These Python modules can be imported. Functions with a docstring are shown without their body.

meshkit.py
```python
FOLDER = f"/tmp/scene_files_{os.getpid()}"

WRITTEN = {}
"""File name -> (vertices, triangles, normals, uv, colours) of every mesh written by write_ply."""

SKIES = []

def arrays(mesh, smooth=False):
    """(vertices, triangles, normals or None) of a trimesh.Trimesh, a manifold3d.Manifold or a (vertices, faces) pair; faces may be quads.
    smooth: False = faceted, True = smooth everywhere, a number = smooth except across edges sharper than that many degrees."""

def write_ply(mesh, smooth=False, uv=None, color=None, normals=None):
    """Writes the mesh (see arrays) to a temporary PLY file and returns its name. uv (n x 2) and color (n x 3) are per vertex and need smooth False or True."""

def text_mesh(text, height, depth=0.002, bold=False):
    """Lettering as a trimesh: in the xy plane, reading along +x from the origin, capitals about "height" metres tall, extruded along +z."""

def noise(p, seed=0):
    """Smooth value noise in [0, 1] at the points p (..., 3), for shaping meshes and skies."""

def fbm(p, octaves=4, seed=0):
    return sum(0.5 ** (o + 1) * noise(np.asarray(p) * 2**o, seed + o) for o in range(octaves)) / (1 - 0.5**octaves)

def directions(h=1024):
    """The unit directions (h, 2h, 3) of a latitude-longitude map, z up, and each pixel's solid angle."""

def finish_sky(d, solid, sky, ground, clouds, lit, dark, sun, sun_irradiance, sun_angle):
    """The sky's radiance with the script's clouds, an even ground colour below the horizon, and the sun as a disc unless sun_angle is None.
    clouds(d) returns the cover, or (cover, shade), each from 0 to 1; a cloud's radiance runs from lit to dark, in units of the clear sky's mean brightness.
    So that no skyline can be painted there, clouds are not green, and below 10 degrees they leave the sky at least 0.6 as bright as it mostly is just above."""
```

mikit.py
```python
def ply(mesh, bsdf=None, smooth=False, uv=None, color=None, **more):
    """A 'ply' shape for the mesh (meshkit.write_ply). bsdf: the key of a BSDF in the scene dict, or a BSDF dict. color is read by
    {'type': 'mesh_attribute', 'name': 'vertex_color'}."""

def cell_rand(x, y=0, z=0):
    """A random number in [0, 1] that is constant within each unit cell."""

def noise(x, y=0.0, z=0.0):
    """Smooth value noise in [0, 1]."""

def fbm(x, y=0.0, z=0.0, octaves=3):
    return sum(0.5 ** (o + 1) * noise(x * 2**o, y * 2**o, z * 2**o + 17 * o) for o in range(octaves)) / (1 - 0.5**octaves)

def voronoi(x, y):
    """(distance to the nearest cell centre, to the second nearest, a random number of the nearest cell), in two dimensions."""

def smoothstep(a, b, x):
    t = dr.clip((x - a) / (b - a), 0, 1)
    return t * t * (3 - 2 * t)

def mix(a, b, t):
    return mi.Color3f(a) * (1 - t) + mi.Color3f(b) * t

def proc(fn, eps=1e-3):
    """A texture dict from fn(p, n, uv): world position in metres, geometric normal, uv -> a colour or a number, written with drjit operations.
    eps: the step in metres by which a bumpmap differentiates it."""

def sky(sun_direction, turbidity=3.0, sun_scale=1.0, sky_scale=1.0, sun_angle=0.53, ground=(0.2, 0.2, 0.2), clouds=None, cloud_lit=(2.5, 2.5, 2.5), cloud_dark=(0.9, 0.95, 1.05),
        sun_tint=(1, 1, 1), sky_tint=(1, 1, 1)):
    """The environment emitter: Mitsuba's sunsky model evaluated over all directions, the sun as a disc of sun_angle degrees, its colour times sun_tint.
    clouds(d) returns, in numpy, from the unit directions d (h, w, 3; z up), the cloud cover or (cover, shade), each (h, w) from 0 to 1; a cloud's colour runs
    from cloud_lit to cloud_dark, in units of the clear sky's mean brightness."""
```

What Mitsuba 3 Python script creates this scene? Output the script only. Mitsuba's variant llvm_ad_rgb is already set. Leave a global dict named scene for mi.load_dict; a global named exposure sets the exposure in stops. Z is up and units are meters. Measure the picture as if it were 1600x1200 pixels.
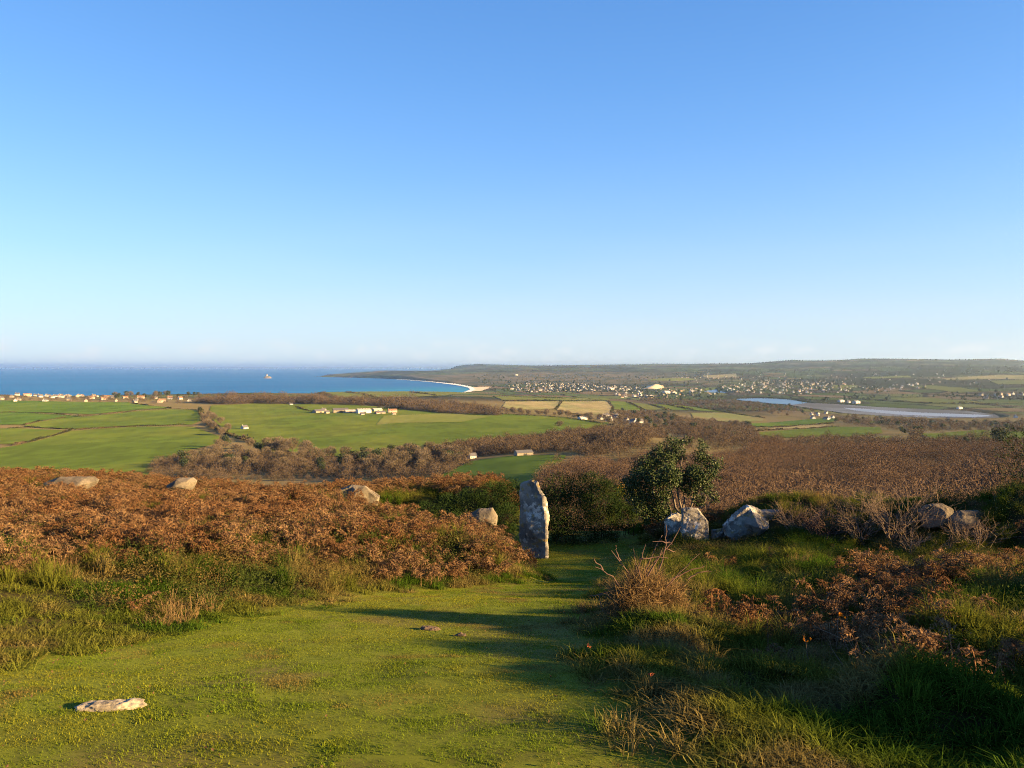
import math, random
import numpy as np
import trimesh
import drjit as dr
import mitsuba as mi
import mikit, meshkit
from mikit import proc, noise, fbm, voronoi, cell_rand, smoothstep, mix
from scipy.interpolate import RBFInterpolator
from scipy.spatial import Delaunay, cKDTree
from shapely.geometry import Polygon, Point, LineString
import shapely

T = mi.ScalarTransform4f
random.seed(7)
RNG = np.random.default_rng(7)
scene, labels = {}, {}

# ------------------------------------------------------------------ camera, sky, exposure
F, V0, PITCH = 1208.7, 600.0, math.atan(27 / 1208.7)
scene['camera'] = {
    'type': 'perspective', 'fov': 67.0, 'fov_axis': 'x', 'near_clip': 0.05, 'far_clip': 2.0e6,
    'to_world': T().look_at(origin=[0, 0, 0], target=[0, math.cos(PITCH), -math.sin(PITCH)], up=[0, 0, 1]),
    'medium': {'type': 'ref', 'id': 'air'}}
SUN_AZ, SUN_EL = math.radians(20.0), math.radians(13.0)      # from the right, a little behind the viewer
SUN = np.array([math.cos(SUN_EL) * math.cos(SUN_AZ), -math.cos(SUN_EL) * math.sin(SUN_AZ), math.sin(SUN_EL)])


def horizon_veil(d):
    """Thin high haze cloud that whitens the sky towards the horizon, with faint streaks."""
    el = np.degrees(np.arcsin(np.clip(d[..., 2], 0, 1)))
    az = np.degrees(np.arctan2(d[..., 0], d[..., 1]))
    q = np.stack([np.cos(np.radians(az)) * 6, np.sin(np.radians(az)) * 6, el * .5], -1)
    streak = meshkit.fbm(q, 4, 5)
    puff = meshkit.fbm(q * [7, 7, 3.4], 3, 8)
    low = np.clip((puff - .52) * 5, 0, 1) * np.exp(-((el - 1.1) / .6) ** 2) * .25
    return np.clip(.82 * np.exp(-(el / 7.0) ** 1.3) * (.88 + .24 * streak) + low, 0, 1)


scene['daylight'] = mikit.sky(SUN.tolist(), turbidity=2.5, clouds=horizon_veil, cloud_lit=(2.05, 2.2, 2.3), sun_scale=3.0, sky_scale=1.0, sky_tint=(0.60, 0.97, 1.52),
                              sun_tint=(1.0, 0.965, 0.88), ground=(0.16, 0.2, 0.26))
exposure = 2.85
scene['air'] = {'type': 'homogeneous', 'albedo': {'type': 'rgb', 'value': [0.52, 0.74, 0.98]},
                'sigma_t': {'type': 'rgb', 'value': [2.9e-5, 2.9e-5, 2.9e-5]}, 'phase': {'type': 'hg', 'g': 0.55}}


# ------------------------------------------------------------------ where things stand
def ray(u, v):
    """Direction, per metre forwards (y = 1), of a point of the 1600 x 1200 photograph."""
    a, b = (u - 800) / F, (V0 - v) / F
    c, s = math.cos(PITCH), math.sin(PITCH)
    y, z = c + b * s, -s + b * c
    return a / y, z / y


def at(u, v, y):
    a, b = ray(u, v)
    return np.array([a * y, y, b * y])


def sm(a, b, x):
    t = np.clip((x - a) / (b - a), 0, 1)
    return t * t * (3 - 2 * t)


def pch(y, ys, zs):
    from scipy.interpolate import PchipInterpolator
    return PchipInterpolator(ys, zs, extrapolate=True)(np.clip(y, ys[0], ys[-1]))


PATH_R = ([-6, 2.6, 3.2, 4, 5, 6.5, 8, 11, 14, 18, 30], [2.2, 1.5, .95, .66, .56, .70, .95, 1.55, 2.4, 3.3, 4.0])
PATH_L = ([-6, 3, 5, 6.5, 8, 9.5, 11, 14, 16, 19, 21, 24, 30], [-4, -3.8, -3.3, -2.7, -2.0, -1.2, .35, .4, -2.9, -3.0, .0, .6, .6])


def fb(x, y, s, seed=0, o=3):
    x, y = np.broadcast_arrays(np.asarray(x, float), np.asarray(y, float))
    return meshkit.fbm(np.stack([x * s, y * s, x * 0 + seed * 3.7], -1), o, seed) - 0.5


def near(x, y):
    P = pch(y, [-6, 0, 3, 6, 10, 14, 18, 22, 26, 34], [-1.35, -1.5, -1.63, -2.12, -2.88, -3.82, -4.38, -4.75, -5.6, -7.6])
    L = pch(y, [-6, 0, 3, 8, 15, 19, 24, 28, 34], [-1.3, -1.45, -1.62, -2.05, -2.78, -3.2, -3.75, -4.7, -6.6])
    L = L - .42 * np.exp(-((x + .6) / 2.3) ** 2 - ((y - 13) / 2.2) ** 2) + .03 * np.clip(-x - 7, 0, 30) * sm(10, 22, y) - .28 * np.exp(-((x + 7.5) / 3.5) ** 2) * sm(14, 22, y) + .12 * np.exp(-((x + .5) / 3) ** 2) * sm(19, 23, y)
    R = pch(y, [-6, 0, 3, 5, 8, 11, 15, 19, 23, 28, 34], [-1.3, -1.45, -1.58, -1.95, -2.46, -2.93, -3.76, -4.25, -4.6, -6, -7.6])
    crest = 18.9 - .50 * np.clip(x - 5, 0, 14)
    R = R + (1.0 + .05 * np.clip(x - 6, 0, 9)) * np.exp(-((y - crest) / 1.5) ** 2) * sm(4.2, 6.2, x)
    R = R + .18 * np.exp(-((x - 1.15) / .6) ** 2 - ((y - 6.1) / .7) ** 2) + .22 * sm(3.0, 6.5, x) * sm(11, 5, y)
    xl, xr = np.interp(y, *PATH_L), np.interp(y, *PATH_R)
    wl, wr = sm(.25, -2.4, x - xl), sm(-.08, .55, x - xr)
    wl = np.where(y > 11, sm(.35, -1.2, x - xl), wl)
    L = L - .38 * np.exp(-((x + 1.4) / 2.0) ** 2 - ((y - 19.7) / 1.0) ** 2)
    P = P - .22 * np.exp(-((x + 1.0) / 1.6) ** 2 - ((y - 17.4) / 1.3) ** 2)
    z = P + wl * (L - P) + wr * (R - P)
    z = z + wl * (.34 * fb(x, y, .55, 1) + .16 * fb(x, y, 1.6, 2)) + wr * (.62 * fb(x, y, .95, 3) + .30 * fb(x, y, 2.3, 4))
    z = z + (1 - np.maximum(wl, wr)) * (.10 * fb(x, y, .6, 5) + .012 * fb(x, y, 2.5, 6))
    return z


UK = [-1.35, -.66, -.33, 0, .165, .33, .66, 1.35]
ROWS = {
    28: None,
    50: [-11, -10.5, -11.5, -11.5, -10.5, -10, -10, -10],
    80: [-19, -18, -20, -20, -17, -16, -16, -16],
    150: [-36, -36, -38, -36, -31, -29, -28, -28],
    300: [-62, -62, -65, -55, -45, -44, -43, -43],
    450: [-80, -78, -80, -61, -58, -57, -56, -56],
    700: [-93, -91, -88, -72, -63, -72, -70, -70],
    900: [-96, -95, -94, -88, -84, -88, -86, -86],
    1300: [-101, -101, -100, -99, -104, -114, -112, -112],
    1800: [-104, -104, -104, -105, -118, -140, -138, -138],
    2200: [-104, -104, -103, -111, -138, -158, -154, -150],
    2700: [-98, -97, -99, -118, -150, -163, -163, -150],
    3300: [-125, -128, -112, -128, -158, -163, -163, -140],
    3800: [-160, -160, -128, -140, -161, -160, -148, -120],
    4700: [-185, -185, -175, -160, -157, -156, -122, -90],
    6500: [-190, -190, -190, -150, -150, -135, -88, -60],
    9000: [-190, -190, -190, -118, -105, -82, -25, 0],
    12000: [-190, -190, -150, -60, -40, -30, 40, 60],
    15000: [-200, -200, -140, -20, 0, 90, 112, 120],
    20000: [-210, -210, -170, 28, 50, 95, 60, 120],
    28000: [-220, -220, -220, -20, 45, 0, 0, 0],
    60000: [-250, -250, -250, -150, -150, -150, -150, -150]}
KP = []
for yy, zs in ROWS.items():
    if zs is None:
        continue
    KP += [(u, yy, z) for u, z in zip(UK, zs)]
for u, v, yy in [(480, 590, 12500), (520, 586, 12800), (560, 583, 13000), (600, 580, 13300), (650, 581, 13600), (700, 582, 13500),
                 (690, 583, 22000), (712, 572, 22000), (745, 568.5, 22000), (775, 569.5, 22500), (810, 572, 22500),
                 (850, 573, 17000), (900, 571, 20000), (980, 569.5, 20000), (1060, 568.5, 24000), (1100, 569, 20000), (1180, 567, 17000), (1215, 564.6, 15500),
                 (1238, 562.8, 15000), (1262, 564.4, 15000), (1300, 564.6, 15000), (1345, 561.4, 15000), (1400, 562.3, 14700), (1480, 562.6, 14500), (1560, 561.5, 14200),
                 (770, 606, 6200), (800, 602, 6500), (860, 596, 7600), (940, 590, 8600), (1040, 582, 10500), (1240, 585, 8800), (1500, 585, 7000)]:
    p = at(u, v, yy)
    KP.append((p[0] / yy, yy, p[2]))
KP = np.array(KP)
FAR = RBFInterpolator(np.c_[KP[:, 0] * 2.6, np.log(KP[:, 1])], KP[:, 2] / KP[:, 1], kernel='linear', smoothing=2e-5)

SEA_Z = -165.0
# shorelines, as points of the map (metres), read off the photograph on the plane of the water
shore = lambda pts: [tuple(at(u, v, SEA_Z / ray(u, v)[1])[:2]) for u, v in pts]
COAST = [(-120000, 71000), (-90000, 4300), (-3300, 4300), (-1700, 4200), (-900, 4400)] + shore([(690, 617), (716, 615), (728, 612.5), (736, 609), (732, 605.6), (721, 602.8), (707, 600.4), (682, 597.3), (655, 594.9),
        (625, 592.7), (600, 591.6), (575, 590.8), (520, 589.4), (492, 588.6)]) + [(-3300, 12800), (-3150, 13400), (-2300, 14300), (-1500, 15200), (-1700, 19500), (-2350, 21500), (-2300, 23500), (-300, 26000), (2500, 30000), (8000, 70000), (9000, 71000)]
SEA = Polygon(COAST).buffer(0)
RIVER = Polygon(shore([(1150, 623.6), (1180, 622.4), (1210, 623), (1236, 625), (1262, 629.5), (1240, 632.5), (1205, 630.5), (1180, 627.5), (1160, 626)])).buffer(0)
RIVER2 = Polygon(shore([(1096, 612.5), (1112, 609.2), (1120, 609), (1124, 611), (1136, 613.4), (1140, 615), (1118, 614.6)])).buffer(0)
FLATS = Polygon(shore([(1225, 631.5), (1262, 629.5), (1310, 631.5), (1370, 636), (1440, 639), (1510, 642), (1556, 648), (1562, 652), (1545, 655.5), (1500, 655), (1440, 653.5), (1380, 650), (1320, 645.5), (1270, 638.5)])).buffer(0)
CHANNELS = [Polygon(shore(q)).buffer(0) for q in (
    [(1318, 637.5), (1345, 638.5), (1390, 642.2), (1440, 645), (1500, 647), (1540, 648.5), (1552, 650.5), (1520, 652.2), (1460, 650.5), (1410, 648.4), (1370, 645), (1335, 641.5)],
    [(1420, 650.7), (1450, 651.6), (1478, 653.2), (1440, 652.6)])]
WET = [SEA, RIVER, RIVER2, FLATS]


def far(x, y):
    y1 = np.clip(y, 28, 62000)
    u = np.clip(x / y1, -1.5, 1.5)
    z = FAR(np.c_[np.ravel(u) * 2.6, np.ravel(np.log(y1))]).reshape(np.shape(u)) * y1
    hills = sm(5000, 9000, y1) * (fb(x, y, 1 / 1500., 11, 4) * 70 + fb(x, y, 1 / 420., 12, 3) * 20)
    z = z + hills + sm(60, 300, y1) * fb(x, y, 1 / 160., 13, 3) * 4.0
    return z


def height0(x, y):
    x, y = np.broadcast_arrays(np.asarray(x, float), np.asarray(y, float))
    shape = x.shape
    x, y = x.ravel(), y.ravel()
    z = np.empty(len(x))
    w = sm(27, 42, y)
    n, f = w < 1, w > 0
    z[n] = near(x[n], y[n]) * (1 - w[n])
    z[~n] = 0
    z[f] += far(x[f], y[f]) * w[f]
    return z.reshape(shape)


def carve(x, y, z):
    deep = y > 2000
    z = np.where(deep, np.maximum(z, SEA_Z + 1.5), z)
    idx = np.nonzero(deep)[0]
    if len(idx):
        pts = shapely.points(x[idx], y[idx])
        for poly in WET:
            shapely.prepare(poly)
            pad = poly.buffer(18 if poly is not SEA else 30)
            shapely.prepare(pad)
            z[idx[shapely.contains(pad, pts)]] = SEA_Z - 4
    return z


def height(x, y):
    x, y = np.broadcast_arrays(np.asarray(x, float), np.asarray(y, float))
    shape = x.shape
    return carve(x.ravel(), y.ravel(), height0(x, y).ravel()).reshape(shape)


def ground_at(u, v, y0=3.0, y1=30000.0):
    """The point of the ground seen at (u, v), the first one beyond y0."""
    a, b = ray(u, v)
    ys = np.exp(np.linspace(math.log(y0), math.log(y1), 900))
    below = b * ys < height0(a * ys, ys)
    k = int(np.argmax(below)) if below.any() else len(ys) - 1
    if k:
        lo, hi = ys[k - 1], ys[k]
        t = np.linspace(lo, hi, 12)
        m = b * t < height0(a * t, t)
        k2 = int(np.argmax(m)) if m.any() else 11
        yy = t[k2]
    else:
        yy = ys[0]
    return np.array([a * yy, yy, float(height0(np.array([a * yy]), np.array([yy]))[0])])


def grid_faces(nr, nc):
    i, j = np.meshgrid(np.arange(nr - 1), np.arange(nc - 1), indexing='ij')
    a = (i * nc + j).ravel()
    return np.vstack([np.c_[a, a + 1, a + nc + 1], np.c_[a, a + nc + 1, a + nc]])


def shape(key, mesh, bsdf, smooth=False, label=None, cat=None, group=None, kind=None, **kw):
    scene[key] = mikit.ply(mesh, bsdf, smooth=smooth, **kw)
    tag(key, label, cat, group, kind)
    return key


def tag(key, label=None, cat=None, group=None, kind=None):
    d = {k: v for k, v in (('label', label), ('category', cat), ('group', group), ('kind', kind)) if v}
    if d:
        labels[key] = d


_count = {}


def numbered(name):
    n = _count.get(name, -1) + 1
    _count[name] = n
    return name if n == 0 else f'{name}_{n:03d}'


DEPTH = 0.74          # darkens every base colour evenly, to deepen shade under a stronger sun


def principled(color, rough=0.8, spec=0.2, **kw):
    c = proc(lambda p, n, uv: color(p, n, uv) * DEPTH) if callable(color) else {'type': 'rgb', 'value': [x * DEPTH for x in color]}
    return {'type': 'principled', 'base_color': c, 'roughness': rough, 'specular': spec, **kw}


def two(b):
    return {'type': 'twosided', 'bsdf': b}


# ------------------------------------------------------------------ the ground
def pw(y, ys, xs):
    r = mi.Float(xs[0])
    for a, b, c, d in zip(ys[:-1], ys[1:], xs[:-1], xs[1:]):
        r = dr.select(y > a, c + (d - c) * dr.clip((y - a) / (b - a), 0, 1), r)
    return r


def ground_color(p, n, uv):
    y = p.y
    wob = .5 * (fbm(p.x * 1.4, p.y * 1.4, 7.0, 2) - .5)
    turf = smoothstep(-.45, .05, p.x - pw(y, *PATH_L) + wob) * smoothstep(.35, -.1, p.x - pw(y, *PATH_R) + wob)
    f1 = fbm(p.x * 1.3, p.y * 1.3, 0.0, 4)
    f2 = fbm(p.x * 9.0, p.y * 9.0, 3.0, 3)
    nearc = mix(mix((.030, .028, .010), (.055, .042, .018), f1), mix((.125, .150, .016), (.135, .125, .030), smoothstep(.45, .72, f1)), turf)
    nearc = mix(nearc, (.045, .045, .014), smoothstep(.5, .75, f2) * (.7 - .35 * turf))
    g = fbm(p.x * .02, p.y * .02, 1.0, 4)
    midc = mix((.095, .090, .035), (.15, .115, .060), g)
    # far farmland: fields of their own colour, hedged
    wx, wy = p.x + 160 * fbm(p.x * .003, p.y * .003, 2.0, 2), p.y * .72 + 160 * fbm(p.x * .003, p.y * .003, 8.0, 2)
    d1, d2, r = voronoi(wx / 230., wy / 230.)
    field = mix((.085, .135, .040), (.15, .18, .06), smoothstep(.25, .5, r))
    field = mix(field, (.22, .17, .095), smoothstep(.55, .60, r))
    field = mix(field, (.10, .085, .06), smoothstep(.74, .78, r))
    field = mix(field, (.11, .16, .05), smoothstep(.86, .9, r))
    field = field * (.8 + .4 * fbm(p.x * .01, p.y * .01, 4.0, 3))
    woods = smoothstep(.46, .55, fbm(p.x * .0016, p.y * .0011, 5.0, 4))
    farc = mix(field, (.035, .038, .024), dr.maximum(smoothstep(.14, .07, d2 - d1), woods * .8))
    # sandy dune grass behind the beach
    dune = smoothstep(2600., 1400., dr.sqrt(dr.square(p.x - 300.) + dr.square((p.y - 8600.) * .8))) * smoothstep(6300., 6900., y)
    dunec = mix((.20, .165, .10), (.095, .10, .055), smoothstep(.38, .62, fbm(p.x * .008, p.y * .005, 6.0, 4)))
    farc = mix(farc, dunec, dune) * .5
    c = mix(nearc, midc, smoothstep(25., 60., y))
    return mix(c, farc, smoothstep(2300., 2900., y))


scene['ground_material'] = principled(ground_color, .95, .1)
NP = 6.0
us = np.r_[np.linspace(-1.5, -.74, 50)[:-1], np.linspace(-.74, .74, 371), np.linspace(.74, 1.5, 50)[1:]]
rows = np.exp(np.arange(math.log(1.2), math.log(66000), .0125)) - 0.0
rows = np.r_[rows[rows < 40], np.exp(np.arange(math.log(40), math.log(66000), .0115))]
GY, GU = np.meshgrid(rows - NP, us, indexing='ij')
GX = GU * (GY + NP)
GZ0 = height0(GX.ravel(), GY.ravel())
gv = np.c_[GX.ravel(), GY.ravel(), carve(GX.ravel(), GY.ravel(), GZ0.copy())]
GZ0 = GZ0.reshape(GX.shape)


def height0(x, y):
    """The height of the ground mesh (before the water is cut in), by bilinear look-up."""
    x, y = np.broadcast_arrays(np.asarray(x, float), np.asarray(y, float))
    q = np.clip(y + NP, rows[0], rows[-1] * .999)
    u = np.clip(x / q, us[0], us[-1] * .9999)
    i = np.clip(np.searchsorted(rows, q, side='right') - 1, 0, len(rows) - 2)
    j = np.clip(np.searchsorted(us, u, side='right') - 1, 0, len(us) - 2)
    s, t = (q - rows[i]) / (rows[i + 1] - rows[i]), (u - us[j]) / (us[j + 1] - us[j])
    return (GZ0[i, j] * (1 - t) + GZ0[i, j + 1] * t) * (1 - s) + (GZ0[i + 1, j] * (1 - t) + GZ0[i + 1, j + 1] * t) * s


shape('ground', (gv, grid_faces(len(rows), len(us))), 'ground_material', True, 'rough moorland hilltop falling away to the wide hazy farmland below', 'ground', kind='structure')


# ------------------------------------------------------------------ water and sand
def drape(poly, lift, n=600, flat=None, step=None):
    """A polygon of the map laid on the ground, as a mesh."""
    x0, y0, x1, y1 = poly.bounds
    step = step or math.sqrt(poly.area / n)
    gx, gy = np.meshgrid(np.arange(x0, x1, step), np.arange(y0, y1, step))
    pts = np.c_[gx.ravel(), gy.ravel()]
    inner = poly.buffer(-step * .35)
    shapely.prepare(inner)
    pts = pts[shapely.contains_xy(inner, pts[:, 0], pts[:, 1])]
    ring = np.array(poly.segmentize(step).exterior.coords)[:-1]
    for hole in poly.interiors:
        ring = np.vstack([ring, np.array(hole.coords)[:-1]])
    pts = np.vstack([ring, pts])
    c = pts.mean(0)
    tri = Delaunay(pts - c).simplices
    mid = pts[tri].mean(1)
    tri = tri[shapely.contains_xy(poly, mid[:, 0], mid[:, 1])]
    a, b, d = pts[tri[:, 0]], pts[tri[:, 1]], pts[tri[:, 2]]
    cr = (b[:, 0] - a[:, 0]) * (d[:, 1] - a[:, 1]) - (b[:, 1] - a[:, 1]) * (d[:, 0] - a[:, 0])
    tri = np.where(cr[:, None] < 0, tri[:, ::-1], tri)
    z = np.full(len(pts), flat) if flat is not None else height0(pts[:, 0], pts[:, 1]) + lift
    return np.c_[pts, z], tri


def sea_color(p, n, uv):
    m = fbm(p.x * .0009, p.y * .0016, 1.0, 4)
    c = mix((.010, .10, .30), (.014, .135, .36), m)
    shallow = smoothstep(6900., 5600., p.y) * smoothstep(-1900., -200., p.x)
    return mix(c, (.02, .22, .36), shallow * .7)


scene['sea_material'] = principled(sea_color, .55, .25)
scene['channel_material'] = principled(lambda p, n, uv: mix((.20, .25, .32), (.28, .31, .36), fbm(p.x * .01, p.y * .02, 0.0, 3)), .4, .4)
scene['river_material'] = principled(lambda p, n, uv: mix((.07, .15, .25), (.10, .19, .29), fbm(p.x * .01, p.y * .02, 0.0, 3)), .35, .5)
scene['flats_material'] = principled(lambda p, n, uv: mix(mix((.125, .15, .185), (.085, .095, .11), smoothstep(.4, .62, fbm(p.x * .006, p.y * .004, 0.0, 4))), (.30, .24, .18), smoothstep(1250., 1000., p.x + .0 * p.y) * smoothstep(3000., 3300., p.y)), .85, .12)
scene['beach_material'] = principled(lambda p, n, uv: mix((.50, .42, .31), (.42, .35, .26), fbm(p.x * .01, p.y * .01, 0.0, 3)), .9, .1)
scene['surf_material'] = principled(lambda p, n, uv: mix((.50, .54, .56), (.74, .74, .72), fbm(p.x * .02, p.y * .03, 0.0, 3)), .8, .1)
seam = drape(SEA, 0, n=3000, flat=SEA_Z)
shape('sea', seam, 'sea_material', False, 'deep blue sea of the wide bay reaching to the horizon', 'sea', kind='structure')
shape('river', drape(RIVER, 0, flat=SEA_Z + .6), 'river_material', False, 'pale blue river bend by the town', 'river', kind='structure')
shape('river_001', drape(RIVER2, 0, flat=SEA_Z + .6), 'river_material', False, 'small blue inlet in front of the farther town', 'river', kind='structure')
shape('mudflat', drape(FLATS, 0, flat=SEA_Z + .3), 'flats_material', False, 'grey brown tidal mudflat of the estuary', 'mudflat', kind='structure')
for k, c in enumerate(CHANNELS):
    shape(numbered('water_channel'), drape(c, 0, flat=SEA_Z + .7), 'channel_material', False, ['long blue water channel across the mudflat', 'short water channel on the near side of the mudflat'][k], 'water channel', kind='structure')
beach_px = [(716, 616), (729, 612.5), (737, 609), (733, 605.6), (722, 602.8), (708, 600.4), (683, 597.3), (656, 594.9), (626, 592.7), (600, 591.6), (575, 590.9), (575, 590.2), (600, 590.5), (650, 591.9), (700, 594.4), (737, 598.2), (759, 602), (767, 606), (752, 611), (728, 616)]
shape('beach', drape(Polygon(shore(beach_px)).buffer(0), 0, flat=SEA_Z + 2.0, n=900), 'beach_material', False, 'pale curved sand beach at the end of the bay', 'beach', kind='structure')
surf_px = [(712, 616), (727, 612.5), (735, 609), (731, 605.8), (719, 603.2), (705, 600.9), (680, 597.8), (650, 595.1), (620, 593), (620, 592.3), (656, 594.3), (684, 596.5), (710, 599.4), (726, 601.9), (738, 605.2), (743, 609), (736, 612.8), (724, 616)]
shape('surf', drape(Polygon(shore(surf_px)).buffer(0), 0, flat=SEA_Z + 2.6, n=900), 'surf_material', False, 'white surf breaking along the beach', 'surf', kind='structure')

# ================================================================== THE FAR LAND
# ------------------------------------------------------------------ fields
def field_mat(a, b, rows=None, deg=0.0):
    cs, sn = math.cos(math.radians(deg)), math.sin(math.radians(deg))

    def fn(p, n, uv):
        m = fbm(p.x * .012, p.y * .006, 2.0, 4)
        c = mix(a, b, smoothstep(.3, .7, m)) * (.9 + .2 * noise(p.x * .15, p.y * .05, 1.0))
        if rows:
            q = p.x * cs + p.y * sn
            c = c * (.95 + .05 * smoothstep(.02, .25, .5 + .5 * dr.sin(q * (6.283 / rows)))) * (.88 + .24 * smoothstep(.35, .65, fbm(p.x * .035, p.y * .02, 5.0, 4))) 
        return c
    return principled(fn, .95, .1)


scene['pasture_material'] = field_mat((.062, .098, .012), (.085, .112, .016), rows=34, deg=20)
scene['lush_material'] = field_mat((.050, .095, .012), (.070, .110, .015), rows=28, deg=-40)
scene['pale_pasture_material'] = field_mat((.11, .135, .030), (.135, .145, .04))
scene['dull_pasture_material'] = field_mat((.075, .10, .026), (.10, .11, .032))
scene['stubble_material'] = field_mat((.165, .165, .070), (.21, .18, .092), rows=22.0, deg=35)
scene['rough_field_material'] = field_mat((.15, .13, .06), (.12, .14, .05))


def world(px, y0=500.0):
    return [tuple(ground_at(u, v, y0)[:2]) for u, v in px]


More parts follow.
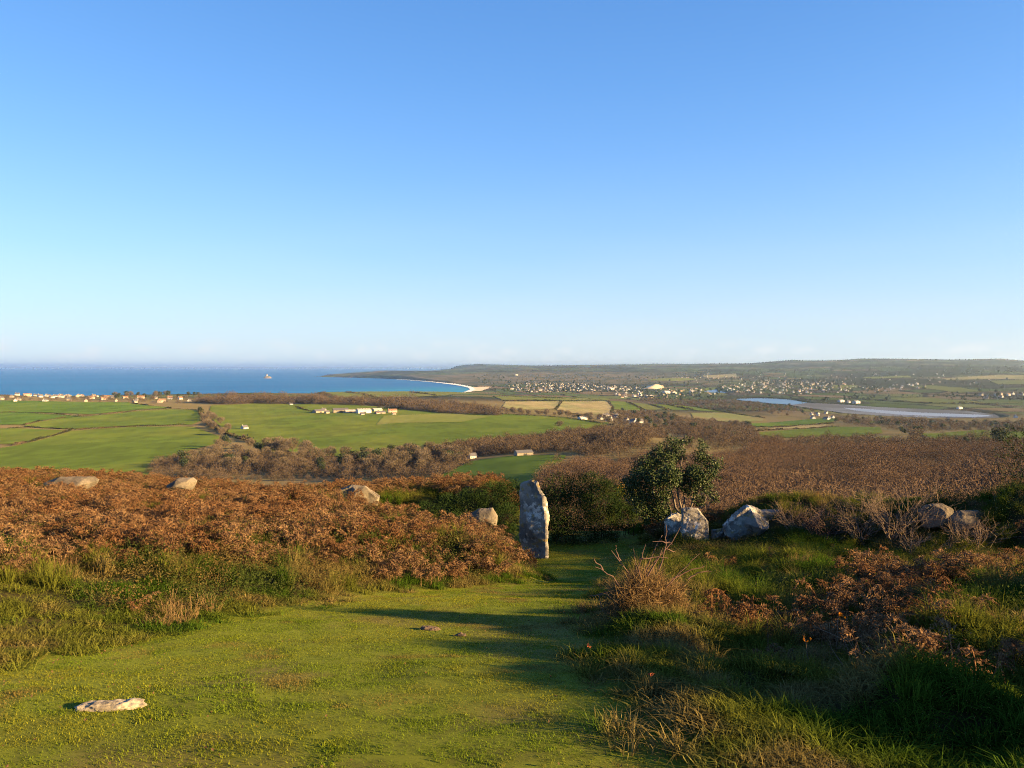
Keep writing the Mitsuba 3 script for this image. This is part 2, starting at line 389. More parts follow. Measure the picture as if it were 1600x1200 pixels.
FIELDS = [
    ('pasture', 430, [(27, 697), (112, 674), (162, 670), (225, 667), (300, 667), (343, 682), (338, 694), (300, 704), (250, 722), (215, 760), (100, 765), (-470, 760)]),
    ('pasture', 700, [(-470, 673), (36, 670), (100, 673), (85, 679), (30, 694), (-470, 706)]),
    ('pasture', 700, [(40, 665), (65, 659), (105, 653), (140, 651), (212, 643), (265, 640), (308, 641), (318, 655), (300, 664), (225, 665), (162, 668), (112, 671), (40, 667)]),
    ('lush', 700, [(-470, 648), (42, 645), (110, 650), (130, 651), (100, 653), (62, 658), (36, 664), (-470, 672)]),
    ('lush', 700, [(-470, 630), (100, 628), (200, 629), (212, 632), (255, 636), (262, 638), (212, 641), (140, 648), (65, 645), (-470, 645)]),
    ('pasture', 700, [(330, 634), (400, 631), (480, 632), (560, 633), (600, 637), (700, 641), (720, 644), (790, 647), (880, 652), (952, 661), (945, 668), (880, 675), (790, 690), (700, 702), (620, 712), (560, 716), (480, 712), (395, 692), (350, 672), (325, 648)]),
    ('dull_pasture', 1200, [(495, 613.5), (540, 612.5), (700, 612.5), (760, 615), (690, 618.5), (640, 621), (525, 622)]),
    ('stubble', 1200, [(790, 628), (876, 627.5), (868, 640), (800, 641), (785, 636)]),
    ('stubble', 1200, [(879, 627.5), (947, 627), (956, 635), (953, 645), (925, 649), (870, 641)]),
    ('dull_pasture', 1200, [(770, 619), (835, 620.5), (945, 622), (955, 625.5), (878, 626), (785, 625.5)]),
    ('pasture', 1200, [(953, 627), (976, 628), (1001, 638.5), (1000, 642), (960, 640)]),
    ('dull_pasture', 1200, [(984, 628.5), (1010, 631.5), (1040, 640), (1010, 641)]),
    ('pasture', 1200, [(1015, 631.5), (1040, 633), (1082, 641), (1052, 641)]),
    ('pasture', 1200, [(1046, 632.5), (1090, 637), (1135, 645), (1088, 641.5)]),
    ('rough_field', 1000, [(1080, 646), (1130, 645), (1190, 653), (1200, 657), (1150, 660), (1085, 656)]),
    ('lush', 900, [(1168, 661.5), (1230, 658.5), (1290, 653.5), (1312, 655), (1300, 660), (1240, 665), (1175, 667)]),
    ('stubble', 900, [(1180, 669), (1250, 665.5), (1292, 663.5), (1288, 667), (1220, 671.5)]),
    ('pasture', 800, [(1186, 676), (1225, 673), (1300, 667), (1375, 668), (1380, 677), (1330, 683), (1250, 684), (1188, 685)]),
    ('pale_pasture', 800, [(1356, 685), (1390, 679.5), (1395, 684), (1365, 690)]),
    ('pasture', 800, [(1440, 678), (1530, 672), (1580, 675), (1980, 680), (1980, 697), (1540, 694), (1450, 685)]),
    ('pasture', 800, [(1358, 659), (1386, 658.5), (1384, 662), (1362, 662.5)]),
    ('lush', 300, [(660, 760), (735, 722), (800, 713.5), (885, 712), (880, 720), (850, 745), (820, 765)]),
    ('lush', 300, [(404, 690), (440, 692), (447, 700), (425, 706), (402, 700)]),
    ('dull_pasture', 3400, [(1380, 622.5), (1440, 621), (1540, 629), (1900, 634), (1900, 640), (1560, 640), (1450, 634)]),
    ('dull_pasture', 3400, [(1542, 628.5), (1980, 625), (1980, 633), (1600, 633.5)]),
    ('dull_pasture', 3600, [(1420, 604.5), (1450, 602), (1500, 606), (1535, 612), (1500, 614)]),
    ('pale_pasture', 3600, [(1294, 606.5), (1302, 602), (1338, 602), (1340, 605.5), (1320, 608)]),
    ('stubble', 3600, [(1470, 592), (1560, 586), (1900, 588), (1900, 592), (1480, 594)]),
    ('dull_pasture', 3600, [(1545, 595), (1980, 587), (1980, 600), (1560, 601)]),
    ('pale_pasture', 5000, [(1010, 594.5), (1050, 591), (1092, 593), (1060, 596)]),
    ('stubble', 5000, [(1098, 587), (1150, 584), (1152, 590), (1105, 591)]),
    ('pale_pasture', 5000, [(1345, 590), (1420, 587.5), (1425, 590), (1360, 592)]),
]
LIFT = 0.5
for kind, y0, px in FIELDS:
    poly = Polygon(world(px, y0)).buffer(0)
    if poly.geom_type != 'Polygon':
        poly = max(poly.geoms, key=lambda g: g.area)
    poly = poly.buffer(-6).buffer(6)
    shape(numbered('field'), drape(poly, LIFT + poly.centroid.y * 3e-4, n=500), kind + '_material', True, kind='structure')
patch = Polygon(world([(588, 665), (600, 651), (700, 646.5), (740, 650), (764, 652), (720, 661), (620, 662.5)], 700)).buffer(0)
shape(numbered('field'), drape(patch, 1.6, n=300), 'pale_pasture_material', True, kind='structure')
SAND = Polygon(world([(1003, 608), (1012, 603.5), (1022, 602), (1036, 603), (1038, 606), (1026, 608.5)], 4500)).buffer(0)
sv, sf = drape(SAND, 0, n=200)
sd = shapely.distance(SAND.exterior, shapely.points(sv[:, :2]))
sv[:, 2] += 2 + sd * .25
scene['sand_material'] = principled((.62, .48, .30), .9, .1)
shape('sand_heap', (sv, sf), 'sand_material', True, 'large pale orange sand heap beyond the town', 'sand heap')


# ------------------------------------------------------------------ plant pieces
def slivers(base, direc, length, width, rng, bend=0.0):
    """Thin triangles from base points along directions."""
    n = len(base)
    d = direc / np.linalg.norm(direc, axis=1, keepdims=True)
    side = np.cross(d, rng.normal(size=(n, 3)))
    side /= np.linalg.norm(side, axis=1, keepdims=True) + 1e-9
    w = (width * np.ones(n))[:, None]
    v = np.stack([base - side * w / 2, base + side * w / 2, base + d * (length * np.ones(n))[:, None]], 1).reshape(-1, 3)
    return v, np.arange(3 * n).reshape(-1, 3)


def leaves(cent, size, rng, up=0.0, asp=.55):
    """Pointed four-cornered leaves, turned at random."""
    n = len(cent)
    a = rng.normal(size=(n, 3))
    a[:, 2] += up
    a /= np.linalg.norm(a, axis=1, keepdims=True)
    b = np.cross(a, rng.normal(size=(n, 3)))
    b /= np.linalg.norm(b, axis=1, keepdims=True) + 1e-9
    nn = np.cross(a, b)
    s = (size * np.ones(n))[:, None]
    fold = nn * s * .16
    v = np.stack([cent - a * s / 2, cent + b * s * asp / 2 + fold, cent + a * s / 2, cent - b * s * asp / 2 + fold], 1).reshape(-1, 3)
    k = np.arange(n)[:, None] * 4
    return v, np.vstack([k + [0, 1, 2], k + [0, 2, 3]])


def tube(pts, radii, sides=5):
    p = np.asarray(pts, float)
    t = np.gradient(p, axis=0)
    t /= np.linalg.norm(t, axis=1, keepdims=True) + 1e-12
    ref = np.where(np.abs(t[:, 2:]) < .9, [[0, 0, 1.]], [[1., 0, 0]])
    a = np.cross(t, ref)
    a /= np.linalg.norm(a, axis=1, keepdims=True) + 1e-12
    b = np.cross(t, a)
    ang = np.arange(sides) * 2 * np.pi / sides
    r = np.broadcast_to(radii, (len(p),))
    v = p[:, None] + r[:, None, None] * (np.cos(ang)[None, :, None] * a[:, None] + np.sin(ang)[None, :, None] * b[:, None])
    i, j = np.meshgrid(np.arange(len(p) - 1), np.arange(sides), indexing='ij')
    q = np.stack([i * sides + j, i * sides + (j + 1) % sides, (i + 1) * sides + (j + 1) % sides, (i + 1) * sides + j], -1).reshape(-1, 4)
    return v.reshape(-1, 3), np.vstack([q[:, [0, 1, 2]], q[:, [0, 2, 3]]])


def join(parts):
    vs, fs, n = [], [], 0
    for v, f in parts:
        vs.append(v)
        fs.append(np.asarray(f) + n)
        n += len(v)
    return np.vstack(vs), np.vstack(fs)


def crooked(a, b, n, wob, rng):
    t = np.linspace(0, 1, n)[:, None]
    p = np.asarray(a) * (1 - t) + np.asarray(b) * t
    p[1:-1] += rng.normal(size=(n - 2, 3)) * wob
    return p


scene['twig_material'] = two(principled(lambda p, n, uv: mix((.18, .145, .105), (.105, .086, .064), noise(p.x * .11, p.y * .07, 3.0)), .9, .1))
scene['brown_twig_material'] = two(principled(lambda p, n, uv: mix((.145, .096, .066), (.075, .055, .043), fbm(p.x * .045, p.y * .025, 3.0, 3)), .9, .1))
scene['far_twig_material'] = two(principled(lambda p, n, uv: mix((.125, .092, .066), (.070, .056, .044), fbm(p.x * .03, p.y * .02, 3.0, 3)), .9, .1))
scene['bark_material'] = principled((.10, .085, .07), .95, .1)
scene['evergreen_material'] = two(principled(lambda p, n, uv: mix((.022, .040, .016), (.040, .055, .020), noise(p.x * .2, p.y * .2, p.z * .2)), .7, .25))
scene['hedge_material'] = two(principled(lambda p, n, uv: mix((.035, .042, .018), (.095, .072, .045), smoothstep(.42, .68, fbm(p.x * .03, p.y * .03, 0.0, 3))), .9, .1))


def crown_points(n, lobes, rng, shell=.55):
    """Points spread through a crown made of lobes (centre, radii), denser near its skin; and the outward direction there."""
    w = np.array([r[0] * r[1] * r[2] for _, r in lobes])
    k = rng.choice(len(lobes), n, p=w / w.sum())
    d = rng.normal(size=(n, 3))
    d /= np.linalg.norm(d, axis=1, keepdims=True)
    rad = (shell + (1 - shell) * rng.random(n) ** .6)[:, None]
    c, r = np.array([l[0] for l in lobes])[k], np.array([l[1] for l in lobes])[k]
    return c + d * r * rad, d


def lobes_for(h, rng, n=7, spread=.30, low=.45):
    out = [((0, 0, h * .62), (h * .30, h * .30, h * .34))]
    for i in range(n - 1):
        a = rng.uniform(0, 6.283)
        r = h * spread * rng.uniform(.6, 1.1)
        s = h * rng.uniform(.15, .24)
        out.append(((r * math.cos(a), r * math.sin(a), h * rng.uniform(low, .82)), (s, s, s * rng.uniform(.8, 1.1))))
    return out


def trunk_mesh(h, lobes, rng, r0=.035):
    parts = [tube(crooked([0, 0, -1.0], [rng.normal() * .3, rng.normal() * .3, h * .5], 6, .06 * h / 12, rng), np.linspace(h * r0, h * r0 * .45, 6), 6)]
    for c, r in lobes[1:]:
        parts.append(tube(crooked([0, 0, h * rng.uniform(.2, .42)], np.array(c) + rng.normal(size=3) * .2, 5, .25, rng), np.linspace(h * r0 * .5, h * .004, 5), 4))
    return join(parts)


def bare_tree(gid, h, n, mat, seed, width):
    rng = np.random.default_rng(seed)
    lobes = lobes_for(h, rng)
    p, d = crown_points(n, lobes, rng)
    cr = slivers(p, d + np.array([0, 0, .7]) + rng.normal(size=d.shape) * .45, rng.uniform(.08, .17, n) * h, width, rng)
    scene[gid] = {'type': 'shapegroup', 'trunk': mikit.ply(trunk_mesh(h, lobes, rng), 'bark_material'), 'crown': mikit.ply(cr, mat)}


def leafy_tree(gid, h, n, mat, seed, size, low=.35):
    rng = np.random.default_rng(seed)
    lobes = lobes_for(h, rng, 9, .24, low)
    p, d = crown_points(n, lobes, rng, .6)
    scene[gid] = {'type': 'shapegroup', 'trunk': mikit.ply(trunk_mesh(h, lobes, rng), 'bark_material'),
                  'crown': mikit.ply(leaves(p, size * rng.uniform(.6, 1.3, n), rng, 0, .8), mat)}


for k in range(4):
    bare_tree(f'bare_tree_model_{k}', 12.0, 1500, 'twig_material', 20 + k, .20)
for k in range(3):
    leafy_tree(f'evergreen_tree_model_{k}', 11.0, 900, 'evergreen_material', 40 + k, .85)


def inst(key, gid, p, rotz=0.0, s=1.0, sz=None, m=None):
    t = T().translate([float(p[0]), float(p[1]), float(p[2])])
    if m is not None:
        t = t @ m
    t = t @ T().rotate([0, 0, 1], float(rotz)) @ T().scale([float(s), float(s), float(sz or s)])
    scene[key] = {'type': 'instance', 'shapegroup': {'type': 'ref', 'id': gid}, 'to_world': t}


def scatter(poly, spacing, rng, tries=14):
    """Points of a polygon of the map that keep their distance."""
    x0, y0, x1, y1 = poly.bounds
    n = int(poly.area / spacing ** 2 * tries) + 20
    pts = np.c_[rng.uniform(x0, x1, n * 2), rng.uniform(y0, y1, n * 2)]
    shapely.prepare(poly)
    pts = pts[shapely.contains_xy(poly, pts[:, 0], pts[:, 1])]
    tree, dead, keep = cKDTree(pts), np.zeros(len(pts), bool), []
    near_ = tree.query_ball_point(pts, spacing)
    for i in range(len(pts)):
        if not dead[i]:
            keep.append(i)
            dead[near_[i]] = True
    return pts[keep]


ALL_FIELDS = shapely.union_all([Polygon(world(px, y0)).buffer(-3) for _, y0, px in FIELDS])
shapely.prepare(ALL_FIELDS)


def open_ground(p):
    return not shapely.contains_xy(ALL_FIELDS, p[0], p[1])


def tree_at(species, p, h, label, group=None):
    name = {'bare': 'bare_tree', 'ever': 'evergreen_tree'}[species]
    key = numbered(name)
    gid = f'{name}_model_{RNG.integers(4 if species == "bare" else 3)}'
    z = float(height0(np.array([p[0]]), np.array([p[1]]))[0])
    h0 = 12.0 if species == 'bare' else 11.0
    s = h / h0
    inst(key, gid, (p[0], p[1], z - .2), RNG.uniform(0, 360), s * RNG.uniform(.95, 1.2), s)
    tag(key, label, 'tree', group)


# px outline, first distance, spacing, heights, share of evergreens, labels and groups
ZONES = [
    ([(270, 728), (330, 706), (350, 700), (395, 702), (480, 712), (560, 718), (640, 704), (700, 704), (735, 722), (690, 736), (600, 740), (450, 738), (290, 736)], 380, 12.5, (8, 13), .17,
     'in the valley wood just beyond the bracken slope', 'valley trees'),
    ([(312, 652), (330, 650), (352, 668), (378, 680), (372, 687), (345, 681), (318, 664)], 700, 11, (11, 15), .0, 'in the round clump between the left green fields', 'round clump trees'),
    ([(400, 690), (470, 700), (490, 690), (500, 704), (480, 714), (420, 708)], 600, 12, (12, 17), .0, 'standing tall at the lower edge of the large green field', 'field edge trees'),
    ([(785, 646), (815, 645), (880, 650), (955, 660), (950, 664), (870, 654), (790, 649.5)], 1200, 17, (9, 16), .12, 'in the tree belt along the top of the large green field', 'tree belt trees'),
    ([(955, 648), (1010, 643), (1080, 657), (1168, 663), (1180, 680), (1150, 690), (1060, 682), (1010, 672), (960, 664)], 900, 17, (9, 15), .34, 'in the mixed wood right of the large green field', 'mixed wood trees'),
    ([(1090, 628), (1150, 627), (1230, 634), (1290, 645), (1260, 652), (1195, 649), (1130, 642)], 1400, 23, (9, 15), .25, 'on the wooded slope below the blue river bend', 'river slope trees'),
    ([(1290, 658), (1330, 652), (1420, 657), (1540, 662), (1640, 668), (1640, 676), (1530, 671), (1440, 672), (1385, 666), (1340, 664)], 900, 19, (9, 15), .62, 'in the dark tree band along the near shore of the estuary', 'estuary shore trees'),
    ([(1385, 676), (1432, 675), (1440, 684), (1420, 690), (1390, 688)], 700, 11, (11, 15), .6, 'in the dark clump between the two right hand pastures', 'pasture clump trees'),
    ([(170, 616), (240, 613), (318, 614), (312, 621), (250, 622), (180, 624)], 2000, 26, (15, 23), .6, 'rising between the white village houses and the sea', 'village trees'),
    ([(640, 718), (700, 712), (740, 716), (735, 722), (690, 728), (650, 728)], 380, 9, (6, 9), .35, 'beside the small green field below the brown spur', 'small field trees'),
]
CAPS = [95, 14, 8, 34, 95, 48, 70, 10, 20, 12]
shown = {'bare': 0, 'ever': 0}
for (px, y0, spacing, hs, ev, where, group), cap in zip(ZONES, CAPS):
    poly = Polygon(world(px, y0)).buffer(0)
    spots = scatter(poly, spacing, RNG)
    spots = spots[(spots[:, 1] < 3200) & ~shapely.contains_xy(ALL_FIELDS, spots[:, 0], spots[:, 1])]
    for p in spots[RNG.permutation(len(spots))[:cap]]:
        sp = 'ever' if RNG.random() < ev else 'bare'
        if shown[sp] >= 292:
            continue
        shown[sp] += 1
        tree_at(sp, p, RNG.uniform(*hs), ('leafless brown tree ' if sp == 'bare' else 'dark evergreen tree ') + where, ('bare ' if sp == 'bare' else 'evergreen ') + group)
for u, v, y0, sp, h, text in [
        (874, 669, 900, 'bare', 13, 'lone bare tree with a round crown in the large green field'),
        (352, 699, 600, 'ever', 15, 'dark evergreen tree casting a long shadow on the lower left field'),
        (283, 718, 500, 'ever', 10, 'dark bushy evergreen at the bottom edge of the lower left field'),
        (553, 722, 450, 'ever', 11, 'dark green rounded tree, leftmost of three below the large field'),
        (588, 722, 450, 'ever', 12, 'dark green rounded tree, middle of three below the large field'),
        (612, 712, 450, 'ever', 11, 'dark green rounded tree, rightmost of three below the large field'),
        (1562, 697, 600, 'ever', 17, 'dark domed evergreen in front of the far right pasture'),
        (1510, 694, 600, 'ever', 8, 'low dark bush left of the domed evergreen by the right pasture'),
        (1215, 691, 600, 'ever', 9, 'dark evergreen on the brown wood edge below the striped right fields'),
        (1197, 692, 600, 'ever', 9, 'dark evergreen at the left end of the brown wood edge below the right fields'),
        (973, 644, 1400, 'ever', 14, 'round dark tree standing alone in the hedged fields above the mixed wood')]:
    p = ground_at(u, v, y0)
    tree_at(sp, p, h, text)


# ------------------------------------------------------------------ woods that read as one mass
def thicket(gid, r, h, n, mat, seed, wid, ln):
    rng = np.random.default_rng(seed)
    d = rng.normal(size=(n, 3))
    d[:, 2] = np.abs(d[:, 2])
    d /= np.linalg.norm(d, axis=1, keepdims=True)
    rad = rng.uniform(.2, 1.0, n)[:, None] ** .5
    p = d * rad * np.array([r, r, h])
    v = slivers(p, d * .6 + np.array([0, 0, .15]) + rng.normal(size=d.shape) * .7, rng.uniform(.6, 1.3, n) * ln, wid, rng)
    scene[gid] = {'type': 'shapegroup', 'clump': mikit.ply(v, mat)}


for k in range(4):
    thicket(f'thicket_model_{k}', 3.4, 4.6, 820, 'brown_twig_material', 60 + k, .07, .6)
    thicket(f'copse_model_{k}', 6.0, 10.0, 420, 'far_twig_material', 70 + k, .26, 2.6)


def wood(name, px, y0, spacing, model, label, s=(.8, 1.25), skip=True, ymax=4000, poly=None):
    key = numbered(name)
    rng = np.random.default_rng(len(scene))
    poly = poly or Polygon(world(px, y0)).buffer(0)
    pts = scatter(poly, spacing, rng, 8)
    pts = pts[pts[:, 1] < ymax]
    if skip:
        pts = pts[~shapely.contains_xy(ALL_FIELDS, pts[:, 0], pts[:, 1])]
    z = height0(pts[:, 0], pts[:, 1])
    lump = np.clip(.05 + 1.9 * meshkit.fbm(np.c_[pts * .045, pts[:, :1] * 0], 3, 4), .45, 1.7)
    for k, (x, y) in enumerate(pts):
        q = rng.uniform(*s) * lump[k]
        inst(f'{key}__{k + 1:03d}', f'{model}_model_{rng.integers(4)}', (x, y, z[k] - .3), rng.uniform(0, 360), q, q * rng.uniform(.8, 1.2))
    tag(key, label, 'wood', None, 'stuff')


hill = Polygon([(-2, 75), (85, 75), (700 * 1.05, 700), (720 * .32, 720), (560 * .30, 560), (470 * .07, 470), (430 * .05, 430), (330 * .02, 330), (200 * -.06, 200)])
wood('brown_wood', None, 0, 4.9, 'thicket', 'brown leafless scrub wood covering the slope below the hilltop', (.75, 1.45), poly=hill)
spur = [(640, 712), (690, 702), (790, 692), (880, 679), (950, 671), (1010, 670), (1040, 682), (1000, 700), (930, 712), (890, 707), (800, 709), (730, 716), (690, 716)]
wood('brown_wood', spur, 430, 7.0, 'copse', 'brown leafless wood on the spur below the large green field', (.55, .85))
wood('brown_wood', [(615, 636), (650, 632), (700, 634), (750, 640), (778, 645), (780, 650), (720, 648), (660, 643), (625, 640)], 1200, 9, 'copse', 'long bare plantation behind the farm', (1.0, 1.45), skip=False)
wood('brown_wood', [(312, 629), (350, 624), (420, 624), (490, 627), (600, 630), (650, 630), (610, 635), (520, 633), (430, 632), (340, 632)], 1600, 15, 'copse', 'bare wood between the large field and the bay', (1.5, 2.1))
wood('brown_wood', [(1050, 660), (1090, 657), (1170, 668), (1190, 690), (1130, 694), (1080, 686)], 800, 12, 'copse', 'bare brown wood behind the holly bush', (.6, 1.0))
wood('brown_wood', [(955, 648), (1010, 643), (1080, 657), (1168, 663), (1180, 680), (1150, 690), (1060, 682), (1010, 672), (960, 664)], 900, 17, 'copse', 'bare undergrowth of the mixed wood right of the large field', (.5, .9))
wood('brown_wood', [(1000, 622), (1090, 626), (1160, 628), (1240, 640), (1200, 645), (1080, 636), (1000, 628)], 1800, 26, 'copse', 'scattered bare wood in front of the river bend', (.8, 1.2))

wood('brown_wood', [(200, 740), (215, 722), (262, 716), (340, 712), (480, 716), (560, 722), (650, 712), (740, 724), (690, 745), (560, 750), (400, 750), (260, 748)], 320, 7.5, 'copse', 'bare scrub filling the valley floor beyond the bracken', (.4, .8))
wood('brown_wood', [(-470, 627), (60, 622), (180, 620), (312, 620), (318, 630), (240, 631), (100, 629)], 1900, 42, 'copse', 'bare garden trees among the village houses', (.7, 1.2))
wood('brown_wood', [(870, 720), (1010, 700), (1060, 690), (1300, 684), (1640, 690), (1640, 700), (1300, 696), (1060, 705), (960, 722), (880, 735)], 500, 13, 'copse', 'bare treetops along the far rim of the brown wood', (.5, .8), skip=False)
wood('brown_wood', [(1300, 655), (1420, 657), (1640, 664), (1640, 676), (1530, 672), (1440, 675), (1340, 666)], 900, 24, 'copse', 'bare wood along the near shore of the estuary', (.8, 1.3))
rng = np.random.default_rng(91)
for k in range(4):
    lb = lobes_for(9.0, rng, 6, .3, .3)
    pp, _d = crown_points(150, lb, rng, .5)
    scene[f'garden_tree_model_{k}'] = {'type': 'shapegroup', 'clump': mikit.ply(leaves(pp, rng.uniform(1.5, 3.0, 150), rng, 0, .8), 'evergreen_material')}
TT = 'dark trees and hedges among the houses '
wood('town_trees', [(790, 603), (840, 597), (900, 598), (960, 602), (1010, 606), (1010, 613), (900, 614), (830, 615), (780, 611)], 4300, 62, 'garden_tree', TT + 'of the town behind the beach', (.9, 1.7), skip=False, ymax=9000)
wood('town_trees', [(1110, 606), (1200, 594), (1270, 595), (1340, 600), (1400, 607), (1380, 616), (1290, 616), (1240, 617), (1150, 616)], 3600, 75, 'garden_tree', TT + 'of the town above the river bend', (.9, 1.7), skip=False, ymax=9000)
wood('town_trees', [(1000, 612), (1100, 614), (1130, 622), (1060, 628), (1000, 626)], 2400, 50, 'garden_tree', 'dark trees around the works halls below the sand heap', (.8, 1.5), ymax=9000)
wood('town_trees', [(1240, 631), (1290, 622), (1400, 618), (1500, 616), (1600, 620), (1640, 626), (1500, 628), (1340, 626)], 3000, 66, 'garden_tree', 'dark trees on the far slope of the estuary', (.9, 1.6), ymax=9000)
# ------------------------------------------------------------------ hedges
HEDGES = [
    (650, 2.2, [(20, 697), (60, 687), (112, 672.5), (162, 669), (225, 666), (290, 664)], 'brown hedge bank along the top of the lowest left field'),
    (650, 2.0, [(-470, 672.5), (0, 671), (40, 667.5), (112, 671)], 'dark hedge at the far left between two small green fields'),
    (650, 2.2, [(-470, 646.5), (42, 644.5), (110, 649.5), (140, 650), (212, 642), (265, 639), (312, 640)], 'long hedge crossing the left fields below the village'),
    (650, 1.8, [(36, 664.5), (62, 658), (100, 652.5), (138, 650.5)], 'slanting hedge bank between the two middle left fields'),
    (650, 2.8, [(206, 631), (235, 634.5), (268, 638)], 'short dark hedge below the right end of the village'),
    (650, 5.0, [(312, 640), (318, 655), (330, 667), (350, 677), (375, 685), (398, 692)], 'thick dark hedgerow left of the large green field'),
    (1000, 4.0, [(464, 637), (480, 641.5), (496, 646)], 'dark hedge leading to the left end of the farm'),
    (1200, 6.0, [(497, 615), (525, 622)], 'leftmost dark hedge in the fields beside the bay'),
    (1200, 6.0, [(540, 613.2), (585, 621)], 'middle dark hedge in the fields beside the bay'),
    (1200, 6.0, [(640, 613.2), (682, 619)], 'rightmost dark hedge in the fields beside the bay'),
    (1000, 3.0, [(590, 637), (650, 641), (720, 645.5), (785, 648.5)], 'dark hedge under the long bare plantation'),
    (1000, 3.0, [(785, 648), (860, 651.5), (905, 657), (960, 665)], 'dark hedge along the sloping top of the large green field'),
    (1200, 4.5, [(785, 627), (878, 627), (948, 626.4), (958, 637), (955, 645)], 'dark hedge around the striped stubble fields'),
    (1200, 4.0, [(878, 627), (868, 640)], 'short dark hedge between the two stubble fields'),
    (1200, 4.0, [(770, 619.5), (835, 622), (900, 624), (955, 625)], 'long hedge beyond the stubble fields'),
    (1200, 4.5, [(978, 628), (1003, 640)], 'leftmost slanting hedge right of the stubble fields'),
    (1200, 4.5, [(1012, 631.5), (1046, 641)], 'second slanting hedge right of the stubble fields'),
    (1200, 4.5, [(1042, 633), (1086, 641.5)], 'third slanting hedge right of the stubble fields'),
    (1200, 4.5, [(1090, 637), (1140, 645.5), (1195, 654)], 'dark hedge running down below the river slope'),
    (850, 3.2, [(1170, 668), (1240, 666), (1302, 661.5)], 'hedge below the upper of the right hand green fields'),
    (850, 3.2, [(1180, 674), (1250, 670), (1310, 666)], 'dark hedge between stubble strip and lower right pasture'),
    (3300, 7.0, [(1345, 624.5), (1450, 630), (1560, 640)], 'dark hedge line across the slope beyond the estuary'),
    (3300, 9.0, [(1440, 616), (1520, 620), (1600, 625)], 'wooded hedge line high on the slope beyond the estuary'),
]


def hedge(px, y0, h):
    line = LineString(world(px, y0))
    rng = np.random.default_rng(int(px[0][0] * 7 + px[0][1]) % 100000 + 500)
    n = int(min(max(line.length / (h * .10), 120), 2600))
    s = rng.uniform(0, line.length, n)
    q = np.array([line.interpolate(t).coords[0] for t in s])
    gap = meshkit.fbm(np.c_[s / (h * 5), s * 0, s * 0 + y0], 3, 3)
    q += rng.normal(size=(n, 2)) * h * .26
    z = height0(q[:, 0], q[:, 1])
    hh = h * np.clip(.45 + (gap - .5) * 2.0, .12, 1.3)
    c = np.c_[q, z + rng.random(n) ** .8 * hh]
    return leaves(c, h * rng.uniform(.35, .75, n), rng, 0, .9)


for y0, h, px, text in HEDGES:
    shape(numbered('hedge'), hedge(px, y0, h * 1.5), 'hedge_material', False, text, 'hedge')

# ------------------------------------------------------------------ buildings
scene['white_wall_material'] = principled((.60, .59, .57), .9, .1)
scene['cream_wall_material'] = principled((.42, .36, .29), .9, .1)
scene['stone_wall_material'] = principled((.30, .26, .21), .9, .1)
scene['slate_material'] = principled((.12, .12, .135), .8, .2)
scene['tile_material'] = principled((.25, .15, .10), .85, .2)
scene['sheet_roof_material'] = principled((.42, .40, .38), .6, .3)
scene['dark_opening_material'] = principled((.03, .03, .035), .4, .4)


def box(cx, cy, cz, sx, sy, sz):
    m = trimesh.creation.box((sx, sy, sz))
    return np.array(m.vertices) + [cx, cy, cz], np.array(m.faces)


def gable_roof(L, W, h0, rise, over=.5):
    l, w = L / 2 + over, W / 2 + over
    dz = over * rise / (W / 2)
    v = np.array([[-l, -w, h0 - dz], [l, -w, h0 - dz], [l, 0, h0 + rise], [-l, 0, h0 + rise], [-l, w, h0 - dz], [l, w, h0 - dz]], float)
    top = v + [0, 0, .35]
    v = np.vstack([top, v])
    f = [[0, 1, 2], [0, 2, 3], [3, 2, 5], [3, 5, 4]]
    f += [[a + 6, c + 6, b + 6] for a, b, c in f]
    for a, b in [(0, 1), (1, 2), (2, 5), (5, 4), (4, 3), (3, 0)]:
        f += [[a, a + 6, b], [b, a + 6, b + 6]]
    return v, np.array(f)


def gable_walls(L, W, h0, rise):
    l, w = L / 2, W / 2
    v = np.array([[-l, -w, -2], [l, -w, -2], [l, w, -2], [-l, w, -2], [-l, -w, h0], [l, -w, h0], [l, w, h0], [-l, w, h0], [-l, 0, h0 + rise], [l, 0, h0 + rise]], float)
    f = [[0, 1, 5], [0, 5, 4], [2, 3, 7], [2, 7, 6], [1, 2, 6], [1, 6, 5], [5, 6, 9], [3, 0, 4], [3, 4, 7], [7, 4, 8]]
    return v, np.array(f)


def house_model(gid, L, W, h0, rise, wall, roof, chimneys=True, doors=()):
    g = {'type': 'shapegroup', 'wall': mikit.ply(gable_walls(L, W, h0, rise), wall), 'roof': mikit.ply(gable_roof(L, W, h0, rise), roof)}
    if chimneys:
        g['roof__chimney'] = mikit.ply(box(-L / 2 + .8, 0, h0 + rise + .5, 1.0, .8, 2.0), wall)
    wins = [box(x, sy * (W / 2 + .02), z, 1.3, .08, 1.4) for sy in (-1, 1) for x in np.linspace(-L * .35, L * .35, max(2, int(L / 4))) for z in ([1.6, 4.3] if h0 > 4.5 else [1.6])]
    if doors:
        g['door'] = mikit.ply(box(0, -W / 2 - .02, 2.0, *doors), 'dark_opening_material')
    else:
        for k, w in enumerate(wins[:6]):
            g[numbered_local('window', k)] = mikit.ply(w, 'dark_opening_material')
    scene[gid] = g


def numbered_local(n, k):
    return n if k == 0 else f'{n}_{k:03d}'


